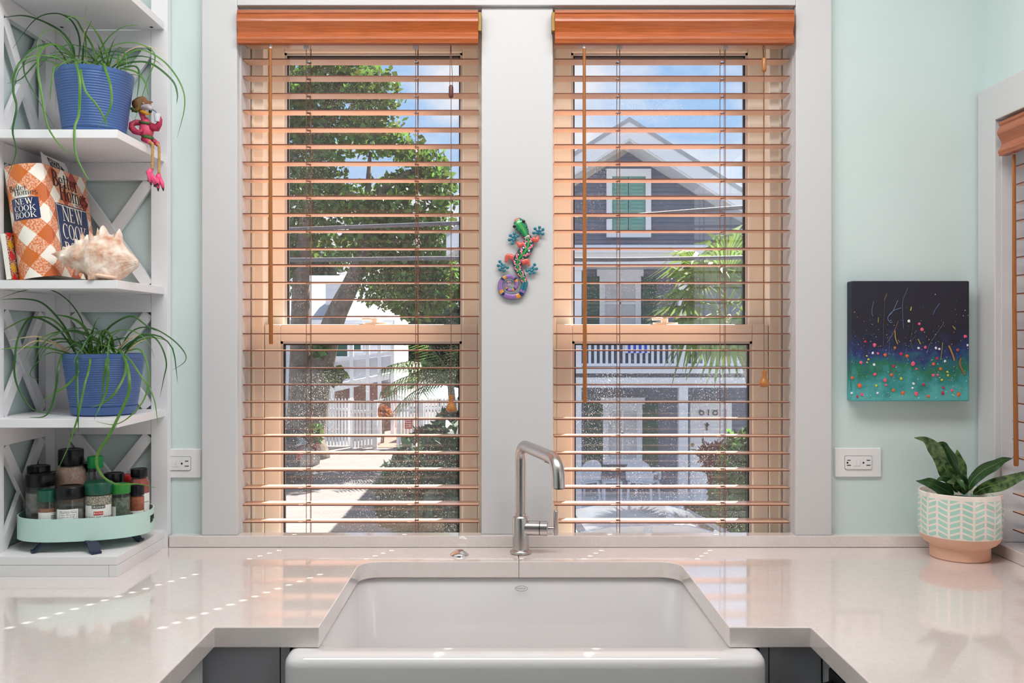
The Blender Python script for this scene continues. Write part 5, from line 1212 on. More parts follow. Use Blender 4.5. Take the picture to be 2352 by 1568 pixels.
for i, (pts_, w_, mt, tw) in enumerate((
    ([(2196, 1130, D0 + .01), (2180, 1095, D0), (2165, 1062, D0 - .005), (2148, 1030, D0 - .01), (2128, 1010, D0 - .012), (2100, 1005, D0 - .015)], .0185, 'leaf_mottled', .4),
    ([(2212, 1125, D0 + .02), (2202, 1090, D0 + .01), (2190, 1060, D0 + .005), (2178, 1034, D0), (2168, 1020, D0), (2150, 1016, D0 - .005)], .0150, 'leaf_plain', .9),
    ([(2206, 1128, D0 + .02), (2205, 1095, D0 + .025), (2202, 1060, D0 + .03), (2198, 1032, D0 + .03)], .0180, 'leaf_mottled', .1),
    ([(2222, 1128, D0 + .02), (2232, 1105, D0 + .02), (2258, 1080, D0 + .02), (2285, 1067, D0 + .02), (2305, 1056, D0 + .02), (2326, 1052, D0 + .01)], .0150, 'leaf_plain', -.3),
    ([(2235, 1135, D0 - .02), (2262, 1120, D0 - .04), (2290, 1112, D0 - .06), (2320, 1102, D0 - .08), (2352, 1090, D0 - .10), (2385, 1075, D0 - .12)], .0170, 'leaf_mottled', -.3),
    ([(2190, 1138, D0 - .01), (2165, 1122, D0 - .02), (2135, 1108, D0 - .03), (2104, 1104, D0 - .045)], .0160, 'leaf_plain', .2),
    ([(2214, 1135, D0 - .02), (2204, 1112, D0 - .035), (2192, 1104, D0 - .045), (2176, 1108, D0 - .05)], .0160, 'leaf_mottled', .5),
    ([(2200, 1130, D0), (2186, 1108, D0 - .02), (2166, 1099, D0 - .03), (2148, 1103, D0 - .035)], .0080, 'leaf_plain', .3),
    ([(2220, 1132, D0 - .01), (2214, 1105, D0 - .03), (2202, 1098, D0 - .045), (2218, 1126, D0 - .06)], .0110, 'leaf_plain', .6))):
    leaf(pts_, w_, mt, tw, seed=i)

# ================================================================== outdoors
ZG = ZC - 4.0
mat('pavers', (150, 144, 140), .9, noise=(1.5, (188, 178, 172), .6))
m = MATS['pavers']; n = m.node_tree; L = n.links
br = n.nodes.new('ShaderNodeTexBrick'); br.inputs['Scale'].default_value = 2.2; br.inputs['Mortar Size'].default_value = .012; br.inputs['Color1'].default_value = C(124, 119, 116); br.inputs['Color2'].default_value = C(114, 108, 106); br.inputs['Mortar'].default_value = C(92, 87, 85)
t = n.nodes.new('ShaderNodeTexCoord'); L.new(t.outputs['Object'], br.inputs['Vector']); L.new(br.outputs['Color'], n.nodes['Principled BSDF'].inputs['Base Color'])
mat('red_brick_path', (150, 104, 90), .9, noise=(9, (132, 88, 76), .7))
mat('siding_slate', (112, 120, 140), .7, noise=(3, (98, 106, 126), .5))
mat('siding_white', (222, 224, 232), .65, noise=(3, (206, 208, 218), .5))
mat('paint_white', (236, 238, 242), .5, bump=(20, .03))
mat('metal_roof', (172, 176, 181), .4, .0, noise=(2.5, (160, 164, 170), .6))
mat('shutter_green', (40, 92, 84), .6, noise=(8, (34, 78, 72), .5))
mat('mint_shutter', (120, 176, 164), .6, noise=(8, (104, 160, 150), .5))
mat('dark_opening', (66, 72, 84), .4, noise=(3, (50, 56, 66), .5))
mat('curtain_white', (216, 216, 218), .6, noise=(5, (190, 192, 198), .6))
mat('brown_wall', (150, 112, 102), .8, noise=(6, (128, 92, 84), .6))
mat('bark', (132, 118, 106), .9, noise=(5, (86, 78, 74), .8), bump=(20, .6))
mat('palm_bark', (178, 166, 150), .9, noise=(12, (132, 118, 104), .7), bump=(30, .5))
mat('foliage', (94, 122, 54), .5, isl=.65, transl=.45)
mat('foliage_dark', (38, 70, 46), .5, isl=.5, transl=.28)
mat('palm_green', (92, 124, 56), .45, isl=.4, transl=.35)
mat('palm_fan', (116, 140, 60), .4, isl=.4, transl=.4)
mat('ti_red', (120, 36, 50), .5, isl=.4, transl=.3)
mat('crotons', (190, 120, 70), .5, isl=.5, transl=.3)
mat('car_dark', (22, 34, 56), .3, .0, noise=(2, (18, 28, 46), .4), coat=.4)
mat('car_silver', (170, 176, 182), .2, .5, noise=(2, (160, 166, 172), .4), coat=.8)
mat('car_glass', (40, 52, 66), .08, bump=(2, .01)); mat('tyre', (26, 26, 28), .8, bump=(60, .2)); mat('tail_red', (176, 30, 40), .3, bump=(20, .02))
mat('cable', (84, 84, 92), .6, noise=(20, (60, 60, 68), .6))
mat('resin_white', (236, 238, 244), .4, bump=(20, .02))
mat('towel', (236, 240, 250), .9, bump=(60, .2)); mat('towel_blue', (58, 92, 204), .9, bump=(60, .2))
mat('sign_red', (206, 84, 70), .6, bump=(20, .02)); mat('tarp_blue', (196, 222, 236), .6, noise=(2, (170, 204, 226), .5))
struct('ground', MB().box(-60, 60, YO + .05, 90, ZG - .3, ZG), 'pavers')
struct('path', MB().box(WX(858, 33), WX(918, 33), 32.6, 60, ZG, ZG + .02), 'red_brick_path')
struct('lower_wall', MB().box(-8, 8, YO - .05, YO, ZG, 0), 'siding_white')

def leafcloud(blobs, n, size, seed, elong=1.5, droop=0.0):
    """leaf quads scattered through ellipsoids; blobs = [(centre, radii, weight)]"""
    r = np.random.default_rng(seed); V = []; Fc = []
    wts = np.array([b_[2] for b_ in blobs], float); wts /= wts.sum(); base = 0; allv = []
    for (c, rad, w), k in zip(blobs, np.maximum(1, (wts * n)).astype(int)):
        d = r.normal(size=(k, 3)); d /= np.linalg.norm(d, axis=1)[:, None]
        rr = r.random(k) ** .45
        lump = 1 + .22 * np.sin(d[:, 0] * 7 + seed) * np.sin(d[:, 2] * 8 + 1) * np.cos(d[:, 1] * 6)
        p = np.array(c) + d * np.array(rad) * (rr * lump)[:, None]
        t = r.normal(size=(k, 3)); t[:, 2] -= droop; t /= np.linalg.norm(t, axis=1)[:, None]
        u = np.cross(t, r.normal(size=(k, 3))); u /= np.linalg.norm(u, axis=1)[:, None]
        s = size * r.uniform(.6, 1.35, k)[:, None]
        q = np.stack([p - t * s * elong / 2, p + u * s / 2, p + t * s * elong / 2, p - u * s / 2], 1); allv.append(q.reshape(-1, 3))
    v = np.concatenate(allv); nq = len(v) // 4
    b = MB(); b.v = [tuple(x_) for x_ in v.tolist()]; b.f = [(4 * i, 4 * i + 1, 4 * i + 2, 4 * i + 3) for i in range(nq)]
    return b
def PB(px, py, rx, ry, d, w=None, rd=None):
    c = W(px, py, d); s = d / FPX; return ((c.x, d, c.z), (rx * s, (rd or rx) * s, ry * s), w or rx * ry)

# ---- gray gable house across the yard
gh = thing('gable_house', (WX(1443, 20.5), 22, ZG), 'gray two-storey gable house with white porches outside the right window', 'house')
GA, GB = W(1443, 350, 20.5), WZ(570, 20.5); SLP = .63
hw = (GA.z - GB) / SLP
def gab(b):
    nb = 22
    for i in range(nb):      # lapped boards
        z0_ = GB + (GA.z - GB) * i / nb; z1_ = GB + (GA.z - GB) * (i + 1) / nb; w0 = (GA.z - z0_) / SLP; w1 = max(.01, (GA.z - z1_) / SLP)
        b.add([(GA.x - w0, 20.48, z0_), (GA.x + w0, 20.48, z0_), (GA.x + w1, 20.5, z1_), (GA.x - w1, 20.5, z1_)], [(0, 1, 2, 3)])
        b.add([(GA.x - w0, 20.48, z0_), (GA.x + w0, 20.48, z0_), (GA.x + w0, 20.5, z0_), (GA.x - w0, 20.5, z0_)], [(0, 1, 2, 3)])
    b.add([(GA.x - hw, 20.52, GB), (GA.x + hw, 20.52, GB), (GA.x, 20.52, GA.z)], [(0, 1, 2)])
part('gable_siding', 'siding_slate', gh, gab)
AP = W(1446, 268, 19.6)
EXT = {-1: 3.95, 1: 5.2}
def roofside(s):
    ext = EXT[s]
    def f(b):
        th = .10
        b.prism([(0, 0), (ext, -ext * SLP), (ext, -ext * SLP - th), (0, -th)], lambda u, v: (AP.x + s * u, 19.6, AP.z + v), lambda u, v: (AP.x + s * u, 32, AP.z + v))
        for k in range(1, 28):   # standing seams
            y_ = 19.6 + k * .45; b.bar((AP.x, y_, AP.z + .02), (AP.x + s * ext, y_, AP.z - ext * SLP + .02), .03, .05, up=(0, 0, 1))
    return f
for s in (-1, 1):
    ext = EXT[s]
    part('roof_slope', 'metal_roof', gh, roofside(s))
    part('rake_board', 'paint_white', gh, lambda b: b.prism([(0, -.10), (ext, -ext * SLP - .10), (ext, -ext * SLP - .46), (0, -.46)], lambda u, v: (AP.x + s * u, 19.62, AP.z + v), lambda u, v: (AP.x + s * u, 19.68, AP.z + v)))
    part('soffit', 'paint_white', gh, lambda b: b.prism([(0, -.46), (ext, -ext * SLP - .46), (ext, -ext * SLP - .50), (0, -.50)], lambda u, v: (AP.x + s * u, 19.68, AP.z + v), lambda u, v: (AP.x + s * u, 20.6, AP.z + v)))
def frame_rect(b, x0, x1, z0, z1, w, y0, y1):
    b.box(x0, x0 + w, y0, y1, z0, z1).box(x1 - w, x1, y0, y1, z0, z1).box(x0 + w, x1 - w, y0, y1, z1 - w * 1.4, z1).box(x0 + w, x1 - w, y0, y1, z0, z0 + w)
wx0, wx1, wz0, wz1 = WX(1393, 20.4), WX(1495, 20.4), WZ(545, 20.4), WZ(388, 20.4)
wn1 = part('gable_window', 'paint_white', gh, lambda b: frame_rect(b, wx0, wx1, wz0, wz1, .12, 20.36, 20.48))
xmid = (wx0 + wx1) / 2
for (a, c_) in ((wx0 + .125, xmid - .01), (xmid + .01, wx1 - .125)):
    def sh_(b):
        b.box(a, c_, 20.44, 20.47, wz0 + .12, wz1 - .17)
        for k in range(14): z_ = wz0 + .16 + k * .085; b.box(a + .04, c_ - .04, 20.42, 20.44, z_, z_ + .05)
    part('mint_shutter', 'mint_shutter', wn1, sh_)
HX0, HX1 = WX(1112, 20), 7.6
part('wall_panel', 'siding_slate', gh, lambda b: [b.box(HX0, HX1, 22 - .012 * (k % 2), 22.2, ZG + .24 + k * .16, ZG + .24 + (k + 1) * .16) for k in range(38)])
part('frieze', 'paint_white', gh, lambda b: b.box(HX0, HX1, 19.9, 20.6, WZ(608, 20), GB + .02).box(HX0, HX1, 19.75, 19.9, WZ(582, 20), WZ(568, 20)))
part('porch_ceiling', 'paint_white', gh, lambda b: b.box(HX0, HX1, 20.2, 22, WZ(603, 20), WZ(600, 20)))
zd1, zd0 = WZ(845, 20), WZ(857, 20)
part('balcony_deck', 'paint_white', gh, lambda b: b.box(HX0, HX1, 19.95, 22, zd0, zd1))
part('porch_beam', 'paint_white', gh, lambda b: b.box(HX0, HX1, 20.0, 20.2, WZ(890, 20), WZ(867, 20)))
part('porch_floor', 'paint_white', gh, lambda b: b.box(HX0, HX1, 19.9, 22, ZG, ZG + .24))
colx = [WX(1118, 20), WX(1315, 20), WX(1560, 20), WX(1806, 20)]
for cx_ in colx:
    part('porch_column', 'paint_white', gh, lambda b: b.box(cx_, cx_ + .2, 20.02, 20.18, ZG + .24, WZ(889, 20)).box(cx_, cx_ + .2, 20.02, 20.18, zd1, WZ(606, 20)).box(cx_ - .04, cx_ + .24, 19.96, 20.24, WZ(620, 20), WZ(606, 20)))
rt = zd1 + .92
part('balcony_rail', 'paint_white', gh, lambda b: b.box(HX0, HX1, 20.04, 20.14, rt - .07, rt).box(HX0, HX1, 20.05, 20.13, zd1 + .04, zd1 + .10))
x_ = HX0 + .06
bm_ = bpy.data.meshes.new('baluster'); q = MB().box(-.028, .028, -.022, .022, 0, .75); bm_.from_pydata(q.v, [], q.f); bm_.materials.append(MATS['paint_white'])
while x_ < HX1:
    o = link(bpy.data.objects.new('baluster', bm_)); o.parent = gh; o.location = (x_ - gh.location.x, 20.09 - 22, zd1 + .10 - ZG); x_ += .126
lr0, lr1 = WX(1587, 20), WX(1650, 20)
part('porch_rail', 'paint_white', gh, lambda b: b.box(lr0, lr1 + 1.6, 20.04, 20.14, ZG + .78, ZG + .86))
x_ = lr0 + .1
while x_ < lr1 + 1.5:
    o = link(bpy.data.objects.new('baluster', bm_)); o.parent = gh; o.location = (x_ - gh.location.x, 20.09 - 22, .24); o.scale = (1, 1, .72); x_ += .155
def hwin(name, px0, px1, py0, py1, curtain='curtain_white'):
    x0, x1, z1, z0 = WX(px0, 21.9), WX(px1, 21.9), WZ(py0, 21.9), WZ(py1, 21.9)
    w_ = part(name, 'paint_white', gh, lambda b: (frame_rect(b, x0, x1, z0, z1, .13, 21.88, 21.98), b.box(x0 - .06, x1 + .06, 21.86, 21.97, z1 - .02, z1 + .14), b.box(x0 + .13, x1 - .13, 21.9, 21.96, (z0 + z1) / 2 - .03, (z0 + z1) / 2 + .03), b.box((x0 + x1) / 2 - .02, (x0 + x1) / 2 + .02, 21.9, 21.96, z0 + .1, z1 - .1)))
    part('window_pane', curtain, w_, lambda b: b.box(x0 + .12, x1 - .12, 21.94, 21.97, z0 + .1, z1 - .15))
    return x0, x1, z0, z1
def hshut(px0, px1, py0, py1):
    x0, x1, z1, z0 = WX(px0, 21.9), WX(px1, 21.9), WZ(py0, 21.9), WZ(py1, 21.9)
    def f(b):
        b.box(x0, x1, 21.93, 21.98, z0, z1)
        k = z0 + .1
        while k < z1 - .12: b.box(x0 + .06, x1 - .06, 21.905, 21.93, k, k + .05); k += .09
    part('shutter', 'shutter_green', gh, f)
hwin('window', 1377, 1472, 632, 760); hshut(1344, 1376, 636, 760); hshut(1476, 1508, 636, 760)
hwin('window', 1385, 1475, 926, 1066); hshut(1343, 1384, 926, 1070); hshut(1477, 1512, 926, 1070)
dx0, dx1, dz1 = WX(1585, 21.9), WX(1680, 21.9), WZ(924, 21.9)
dr = part('front_door', 'paint_white', gh, lambda b: (frame_rect(b, dx0, dx1, ZG + .24, dz1, .12, 21.86, 21.98), b.box(dx0 + .12, dx1 - .12, 21.93, 21.97, ZG + .36, dz1 - .17), b.box(dx0 + .12, dx1 - .12, 21.90, 21.95, dz1 - .50, dz1 - .42)))
part('house_number', 'ink_print', dr, lambda b: put_text(b, '618', .30, lambda u, v: (WX(1627, 21.9) + u, 21.89, WZ(945, 21.9) + v), sx=1.1))
part('door_cross', 'ink_print', dr, lambda b: b.box(WX(1622, 21.9), WX(1626, 21.9), 21.90, 21.93, WZ(988, 21.9), WZ(970, 21.9)).box(WX(1619, 21.9), WX(1629, 21.9), 21.90, 21.93, WZ(977, 21.9), WZ(974, 21.9)))
part('door_knob', 'brass', dr, lambda b: b.ball((WX(1590, 21.9), 21.88, WZ(1021, 21.9)), .05), smooth=True)
# towel on the balcony rail
tw = thing('beach_towel', (WX(1460, 20), 20.0, zd1 + .3), 'blue and white striped towel hung over the gray house balcony rail', 'towel')
ns = 9
for k in range(ns):
    xa = WX(1436, 20) + .06 * k
    part('stripe', 'towel_blue' if k % 2 else 'towel', tw, lambda b: b.add([(xa, 20.02 - .015 * (k % 2), rt + .015), (xa + .06, 20.02, rt + .015), (xa + .06, 20.02 - .02, zd1 + .33), (xa, 20.02 - .02 - .012 * (k % 2), zd1 + .33), (xa, 20.16, rt + .015), (xa + .06, 20.16, rt + .015), (xa + .06, 20.17, zd1 + .5), (xa, 20.17, zd1 + .5)], [(0, 1, 2, 3), (0, 1, 5, 4), (4, 5, 6, 7)]))
# porch chairs and table
def porch_chair(cx_, cy_, rz, label):
    z = ZG + .2402
    ch = thing('porch_chair', (cx_, cy_, z), label, 'chair', 'white resin chairs on the porch'); R_ = Matrix.Rotation(rz, 4, 'Z')
    def T_(x_, y_, zz): return Vector((cx_, cy_, z)) + R_ @ Vector((x_, y_, zz))
    part('seat', 'resin_white', ch, lambda b: b.loft([[T_(x_, y_, zz) for x_, y_ in ((-.27, -.25), (.27, -.25), (.24, .25), (-.24, .25))] for zz in (.40, .44)]))
    def bk(b):
        n_ = 16; P = [(-.33 * math.cos(PI * i / n_), .45 + .5 * math.sin(PI * i / n_) ** .6) for i in range(n_ + 1)]
        b.loft([[T_(u * (1 if y0 > .2 else 1), y0 + (v - .45) * .25, v) for u, v in P] for y0 in (.22, .25)])
    part('backrest', 'resin_white', ch, bk)
    for s in (-1, 1):
        part('arm', 'resin_white', ch, lambda b: b.tube([T_(s * .30, .28, .62), T_(s * .32, 0, .64), T_(s * .31, -.24, .62), T_(s * .29, -.27, .45)], [.035] * 4, 8))
        for yy in (-.25, .24): part('leg', 'resin_white', ch, lambda b: b.tube([T_(s * .26, yy, .42), T_(s * .29, yy * 1.15, 0)], [.035, .024], 8))
    return ch
porch_chair(WX(1478, 21.0), 21.0, PI - .5, 'white resin chair on the gray house porch, right of the small table')
porch_chair(WX(1338, 21.0), 21.0, PI + .6, 'white resin chair on the gray house porch, left of the small table')
tcx_ = WX(1405, 20.9)
tbl = thing('porch_table', (tcx_, 20.9, ZG + .24), 'small white table between the two porch chairs', 'table')
part('table_top', 'resin_white', tbl, lambda b: b.box(tcx_ - .22, tcx_ + .22, 20.65, 21.15, ZG + .66, ZG + .70), bevel=.01)
for sx_ in (-1, 1):
    for sy_ in (-1, 1): part('leg', 'resin_white', tbl, lambda b: b.box(tcx_ + sx_ * .19 - .02, tcx_ + sx_ * .19 + .02, 20.9 + sy_ * .2 - .025, 20.9 + sy_ * .2 + .025, ZG + .2402, ZG + .66))

# ---- palms
def fan_frond(base, tip_dir, L_, nl, seed, parent, m='palm_fan'):
    r = random.Random(seed); b = MB(); d = Vector(tip_dir).normalized(); hub = base + d * (L_ * .45) + Vector((0, 0, .05))
    up_ = Vector((0, 0, 1)); s_ = d.cross(up_).normalized(); nn = s_.cross(d).normalized()
    b.tube([base, (base + hub) / 2 + Vector((0, 0, .05)), hub], [.022, .016, .012], 5)
    for i in range(nl):
        a = math.radians(-115 + 230 * i / (nl - 1)); dd = (d * math.cos(a) + s_ * math.sin(a)).normalized(); ll = L_ * r.uniform(.5, .66) * (1 - .22 * abs(a) / 2)
        wv = d.cross(nn); sd_ = dd.cross(nn).normalized(); w_ = L_ * .034
        pm = hub + dd * ll * .55 + nn * .05; pt = hub + dd * ll - Vector((0, 0, ll * r.uniform(.15, .5)))
        k = len(b.v); b.v += [tuple(p) for p in (hub, pm - sd_ * w_, pm + sd_ * w_, pt)]; b.f += [(k, k + 1, k + 3, k + 2)]
    return b.build('frond', m, parent)
fp = thing('fan_palm', (WX(1668, 14.5), 14.5, ZG), 'fan palm with yellow-green leaves in front of the gray house', 'palm')
ft0 = W(1668, 725, 14.5)
part('trunk', 'palm_bark', fp, lambda b: b.tube([(ft0.x + .9, 14.5, ZG), (ft0.x + .7, 14.5, ZG + 2), (ft0.x + .3, 14.5, ft0.z - .6), ft0], [.11, .09, .09, .07], 10), smooth=True)
for i, (ax_, ay, az) in enumerate(((-1, -.3, .35), (-1, .2, .05), (-.8, -.5, -.25), (-.5, -.6, .7), (-.1, -.5, 1), (.4, -.5, .8), (.8, -.4, .4), (-.4, .5, .8), (.5, .5, .5), (.9, .2, 0), (-.75, -.3, -.75), (-.15, -.6, -.9), (.5, -.5, -.6), (-.9, .4, .5), (.1, .2, 1.0), (-.6, -.2, .5))):
    fan_frond(ft0 + Vector((0, 0, .02 * i)), (ax_, ay, az), 1.28 if i < 10 else 1.35, 26, i, fp)
def feather_frond(base, d, L_, seed, parent, droop=.8, m='palm_green'):
    r = random.Random(seed); b = MB(); P = []; p = Vector(base); d = Vector(d).normalized(); n_ = 12
    for i in range(n_ + 1):
        P.append(p.copy()); d = (d + Vector((0, 0, -droop / n_))).normalized(); p = p + d * (L_ / n_)
    b.tube(P, [.03 * (1 - i / (n_ + 2)) for i in range(n_ + 1)], 5)
    for i in range(1, n_):
        for h in (0, .5):
            q_ = P[i] + (P[i + 1] - P[i]) * h; tt = (P[i + 1] - P[i]).normalized(); s_ = tt.cross(Vector((0, 0, 1))).normalized()
            for s in (-1, 1):
                ll = L_ * .34 * math.sin(PI * (i + h) / (n_ + .6)) ** .6 * r.uniform(.8, 1.1); dd = (s_ * s + tt * .55 + Vector((0, 0, -.35))).normalized()
                w_ = tt * .030; k = len(b.v); b.v += [tuple(x_) for x_ in (q_ - w_, q_ + w_, q_ + dd * ll + Vector((0, 0, -ll * .25)))]; b.f.append((k, k + 1, k + 2))
    return b.build('frond', m, parent)
cp = thing('feather_palm', (WX(1030, 27), 27, ZG), 'feather palm with arching fronds by the picket gate, left window', 'palm')
cb_ = W(1035, 880, 27)
part('trunk', 'palm_bark', cp, lambda b: b.tube([(cb_.x + .3, 27, ZG), (cb_.x + .1, 27, ZG + 1.4), cb_], [.16, .13, .1], 10), smooth=True)
for i, dd in enumerate(((-1, -.2, .75), (-.8, -.4, 1.1), (-.9, .3, .5), (-.4, -.3, 1.4), (.2, -.3, 1.3), (.8, 0, .8), (-1, -.1, .2), (-.6, .5, 1.0), (.5, .4, 1.2), (-.2, -.6, .5))):
    feather_frond(cb_, dd, 2.3 + .15 * (i % 3), i, cp, 1.5)

# ---- big shade tree
TD = 30.0
bt_ = thing('shade_tree', (WX(700, TD), TD, ZG), 'large leafy shade tree filling the left window, with two gray trunks', 'tree')
def TP(px, py, d=TD): return W(px, py, d)
part('trunk', 'bark', bt_, lambda b: b.tube(catmull([TP(690, 1060), TP(692, 960), TP(690, 860), TP(690, 740), TP(693, 600), TP(705, 470), TP(720, 350)], 4), [1.0, .95, .8, .62, .5, .45, .42, .4, .38, .36, .34, .33, .32, .31, .3, .28, .26, .24, .22, .2, .18, .16, .14, .12, .1][:25], 12), smooth=True)
part('trunk', 'bark', bt_, lambda b: b.tube(catmull([TP(700, 1050), TP(716, 950), TP(735, 850), TP(765, 740), TP(812, 640), TP(850, 540), TP(880, 430)], 4), [.6, .58, .56, .54, .52, .5, .48, .46, .44, .42, .40, .38, .36, .34, .32, .3, .28, .26, .24, .22, .2, .18, .16, .14, .12], 12), smooth=True)
for pts_ in ([(810, 640), (860, 590), (930, 540)], [(845, 540), (845, 440), (850, 350)], [(880, 430), (930, 400), (985, 380)], [(690, 620), (660, 560), (640, 480)], [(720, 350), (760, 260), (800, 190)]):
    part('branch', 'bark', bt_, lambda b: b.tube([TP(*p) for p in pts_], [.16, .11, .05], 8), smooth=True)
cl = [(700, 190, 130, 70), (800, 170, 90, 60), (860, 215, 70, 60), (640, 300, 120, 110), (760, 290, 110, 80), (860, 300, 75, 60), (930, 345, 60, 40), (640, 450, 120, 110), (740, 400, 60, 60), (990, 385, 45, 45), (930, 430, 80, 40), (1010, 440, 45, 55), (800, 470, 110, 60), (720, 540, 60, 50), (900, 520, 110, 70), (1000, 530, 60, 70), (830, 580, 80, 50), (930, 610, 90, 60), (1010, 640, 60, 70), (880, 660, 70, 50), (960, 690, 70, 50), (610, 600, 90, 90)]
bb = leafcloud([PB(px, py, rx, ry, TD + .6 * math.sin(i * 2.1), None, 70) for i, (px, py, rx, ry) in enumerate(cl)], 17000, .165, 4)
bb.build('crown', 'foliage', bt_)
# low sprouts on the trunk
leafcloud([PB(735, 800, 22, 24, 29), PB(770, 860, 26, 22, 29), PB(725, 1000, 18, 26, 29)], 240, .2, 8).build('sprouts', 'foliage', bt_)
def bush(name, blobs, n, size, mt, seed, label, cat='shrub', elong=1.6, stem=None, group=None, droop=0):
    c = blobs[0][0]; o = thing(name, (c[0], c[1], ZG), label, cat, group)
    leafcloud(blobs, n, size, seed, elong, droop).build('foliage', mt, o)
    part('stem', 'bark', o, lambda b: b.tube([(c[0], c[1], ZG), (c[0] + .05, c[1], (ZG + c[2]) / 2), (c[0], c[1], c[2])], [.07, .05, .03], 7))
    return o
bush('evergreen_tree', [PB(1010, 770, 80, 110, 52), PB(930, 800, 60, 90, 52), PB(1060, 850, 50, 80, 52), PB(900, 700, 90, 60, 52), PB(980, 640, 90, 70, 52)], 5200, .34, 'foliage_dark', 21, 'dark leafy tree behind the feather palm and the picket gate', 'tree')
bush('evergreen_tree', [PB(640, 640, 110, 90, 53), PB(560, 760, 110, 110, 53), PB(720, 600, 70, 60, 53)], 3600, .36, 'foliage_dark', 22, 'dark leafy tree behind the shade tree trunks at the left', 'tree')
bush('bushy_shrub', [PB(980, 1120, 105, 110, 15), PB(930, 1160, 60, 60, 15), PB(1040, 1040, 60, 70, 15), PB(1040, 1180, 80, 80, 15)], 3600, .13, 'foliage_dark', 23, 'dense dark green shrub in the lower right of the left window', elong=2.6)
bush('bushy_shrub', [PB(1700, 1080, 50, 90, 16.5), PB(1690, 1160, 60, 60, 16.5), PB(1722, 1020, 30, 40, 16.5)], 2600, .12, 'foliage', 24, 'leafy green shrub to the right of the gray house front door', elong=1.8)
bush('ti_plant', [PB(1640, 1050, 28, 34, 17.7), PB(1655, 1100, 26, 40, 17.7), PB(1625, 1040, 16, 16, 17.7)], 170, .16, 'ti_red', 25, 'dark red leafed plant in front of the gray house door', elong=3.0, droop=.3)
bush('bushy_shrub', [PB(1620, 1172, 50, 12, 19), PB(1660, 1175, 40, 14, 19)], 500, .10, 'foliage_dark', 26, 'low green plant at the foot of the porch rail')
bush('croton_plant', [PB(878, 945, 12, 16, 34), PB(890, 950, 10, 12, 34)], 160, .14, 'crotons', 27, 'orange leafed plant inside the open garden gate')
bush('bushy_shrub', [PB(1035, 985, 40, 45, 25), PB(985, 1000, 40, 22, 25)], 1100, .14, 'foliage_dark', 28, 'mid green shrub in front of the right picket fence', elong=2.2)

# ---- white house with balcony beyond the fence
wh = thing('balcony_house', (WX(800, 40), 40, ZG), 'white house with a pale metal roof and a raised balcony behind the shade tree', 'house')
def wp(px, d=40): return WX(px, d)
part('wall_panel', 'siding_white', wh, lambda b: b.box(wp(610), wp(905), 40.2, 46, ZG, WZ(735, 40)))
def hip(b):
    e0, e1, zz = wp(590), wp(905), WZ(735, 40); r0, r1, zr = wp(640), wp(790), WZ(622, 40)
    b.add([(e0, 39.4, zz), (e1, 39.4, zz), (e1, 47, zz), (e0, 47, zz), (r0, 43, zr), (r1, 43, zr)], [(0, 1, 5, 4), (1, 2, 5), (2, 3, 4, 5), (3, 0, 4), (0, 3, 2, 1)])
part('roof', 'metal_roof', wh, hip)
part('eave', 'paint_white', wh, lambda b: b.box(wp(590), wp(905), 39.4, 39.5, WZ(744, 40), WZ(735, 40)))
part('gable_dormer', 'siding_white', wh, lambda b: b.box(wp(750), wp(790), 39.8, 41, WZ(700, 40), WZ(652, 40)))
for (a, c_, y0, y1) in ((768, 797, 770, 818), (812, 828, 770, 806)):
    w_ = part('window', 'shutter_green', wh, lambda b: b.box(wp(a), wp(c_), 40.12, 40.19, WZ(y1, 40), WZ(y0, 40)))
    part('window_trim', 'paint_white', w_, lambda b: frame_rect(b, wp(a) - .1, wp(c_) + .1, WZ(y1, 40) - .1, WZ(y0, 40) + .1, .1, 40.06, 40.15))
part('lower_wall', 'brown_wall', wh, lambda b: b.box(wp(766, 38.5), wp(900, 38.5), 38.8, 40.1, ZG, WZ(884, 38.5)))
def slant(b, y0a, y0b, y1a, y1b, ya, yb):
    xa, xb = wp(764, 37), wp(905, 37)
    b.prism([(xa, WZ(y0a, 37)), (xb, WZ(y0b, 37)), (xb, WZ(y1b, 37)), (xa, WZ(y1a, 37))], lambda u, v: (u, ya, v), lambda u, v: (u, yb, v))
part('balcony_deck', 'paint_white', wh, lambda b: slant(b, 882, 855, 900, 868, 36.9, 40.0))
part('balcony_panel', 'siding_white', wh, lambda b: slant(b, 832, 816, 878, 852, 37.0, 37.05))
part('hand_rail', 'paint_white', wh, lambda b: slant(b, 824, 806, 831, 814, 36.9, 37.1))
for px in (764, 808, 845, 872, 902): part('balcony_post', 'paint_white', wh, lambda b: b.box(wp(px, 36.95) - .07, wp(px, 36.95) + .07, 36.85, 37.0, ZG, WZ(786, 37)))

# ---- white picket fence, gate and arch
pk = bpy.data.meshes.new('picket'); q = MB().prism([(-.042, 0), (.042, 0), (.042, 1.62), (0, 1.72), (-.042, 1.62)], lambda u, v: (u, -.011, v), lambda u, v: (u, .011, v)); pk.from_pydata(q.v, [], q.f); pk.materials.append(MATS['paint_white'])
def fence(name, px0, px1, d, label, cat, h=1.0, zf=.04):
    f = thing(name, (WX((px0 + px1) / 2, d), d, ZG), label, cat)
    x0, x1 = WX(px0, d), WX(px1, d)
    part('fence_rail', 'paint_white', f, lambda b: [b.box(x0, x1, d + .012, d + .05, ZG + z * h, ZG + z * h + .09) for z in (.35, 1.3)])
    for xx in (x0, x1): part('fence_post', 'paint_white', f, lambda b: b.box(xx - .06, xx + .06, d + .052, d + .16, ZG, ZG + 1.75 * h))
    x_ = x0 + .06
    while x_ < x1 - .03:
        o = link(bpy.data.objects.new('picket', pk)); o.parent = f; o.location = (x_ - f.location.x, 0, zf); o.scale = (1, 1, h); x_ += .118
    return f
fence('picket_fence', 722, 806, 33, 'white picket fence left of the garden gateway', 'fence')
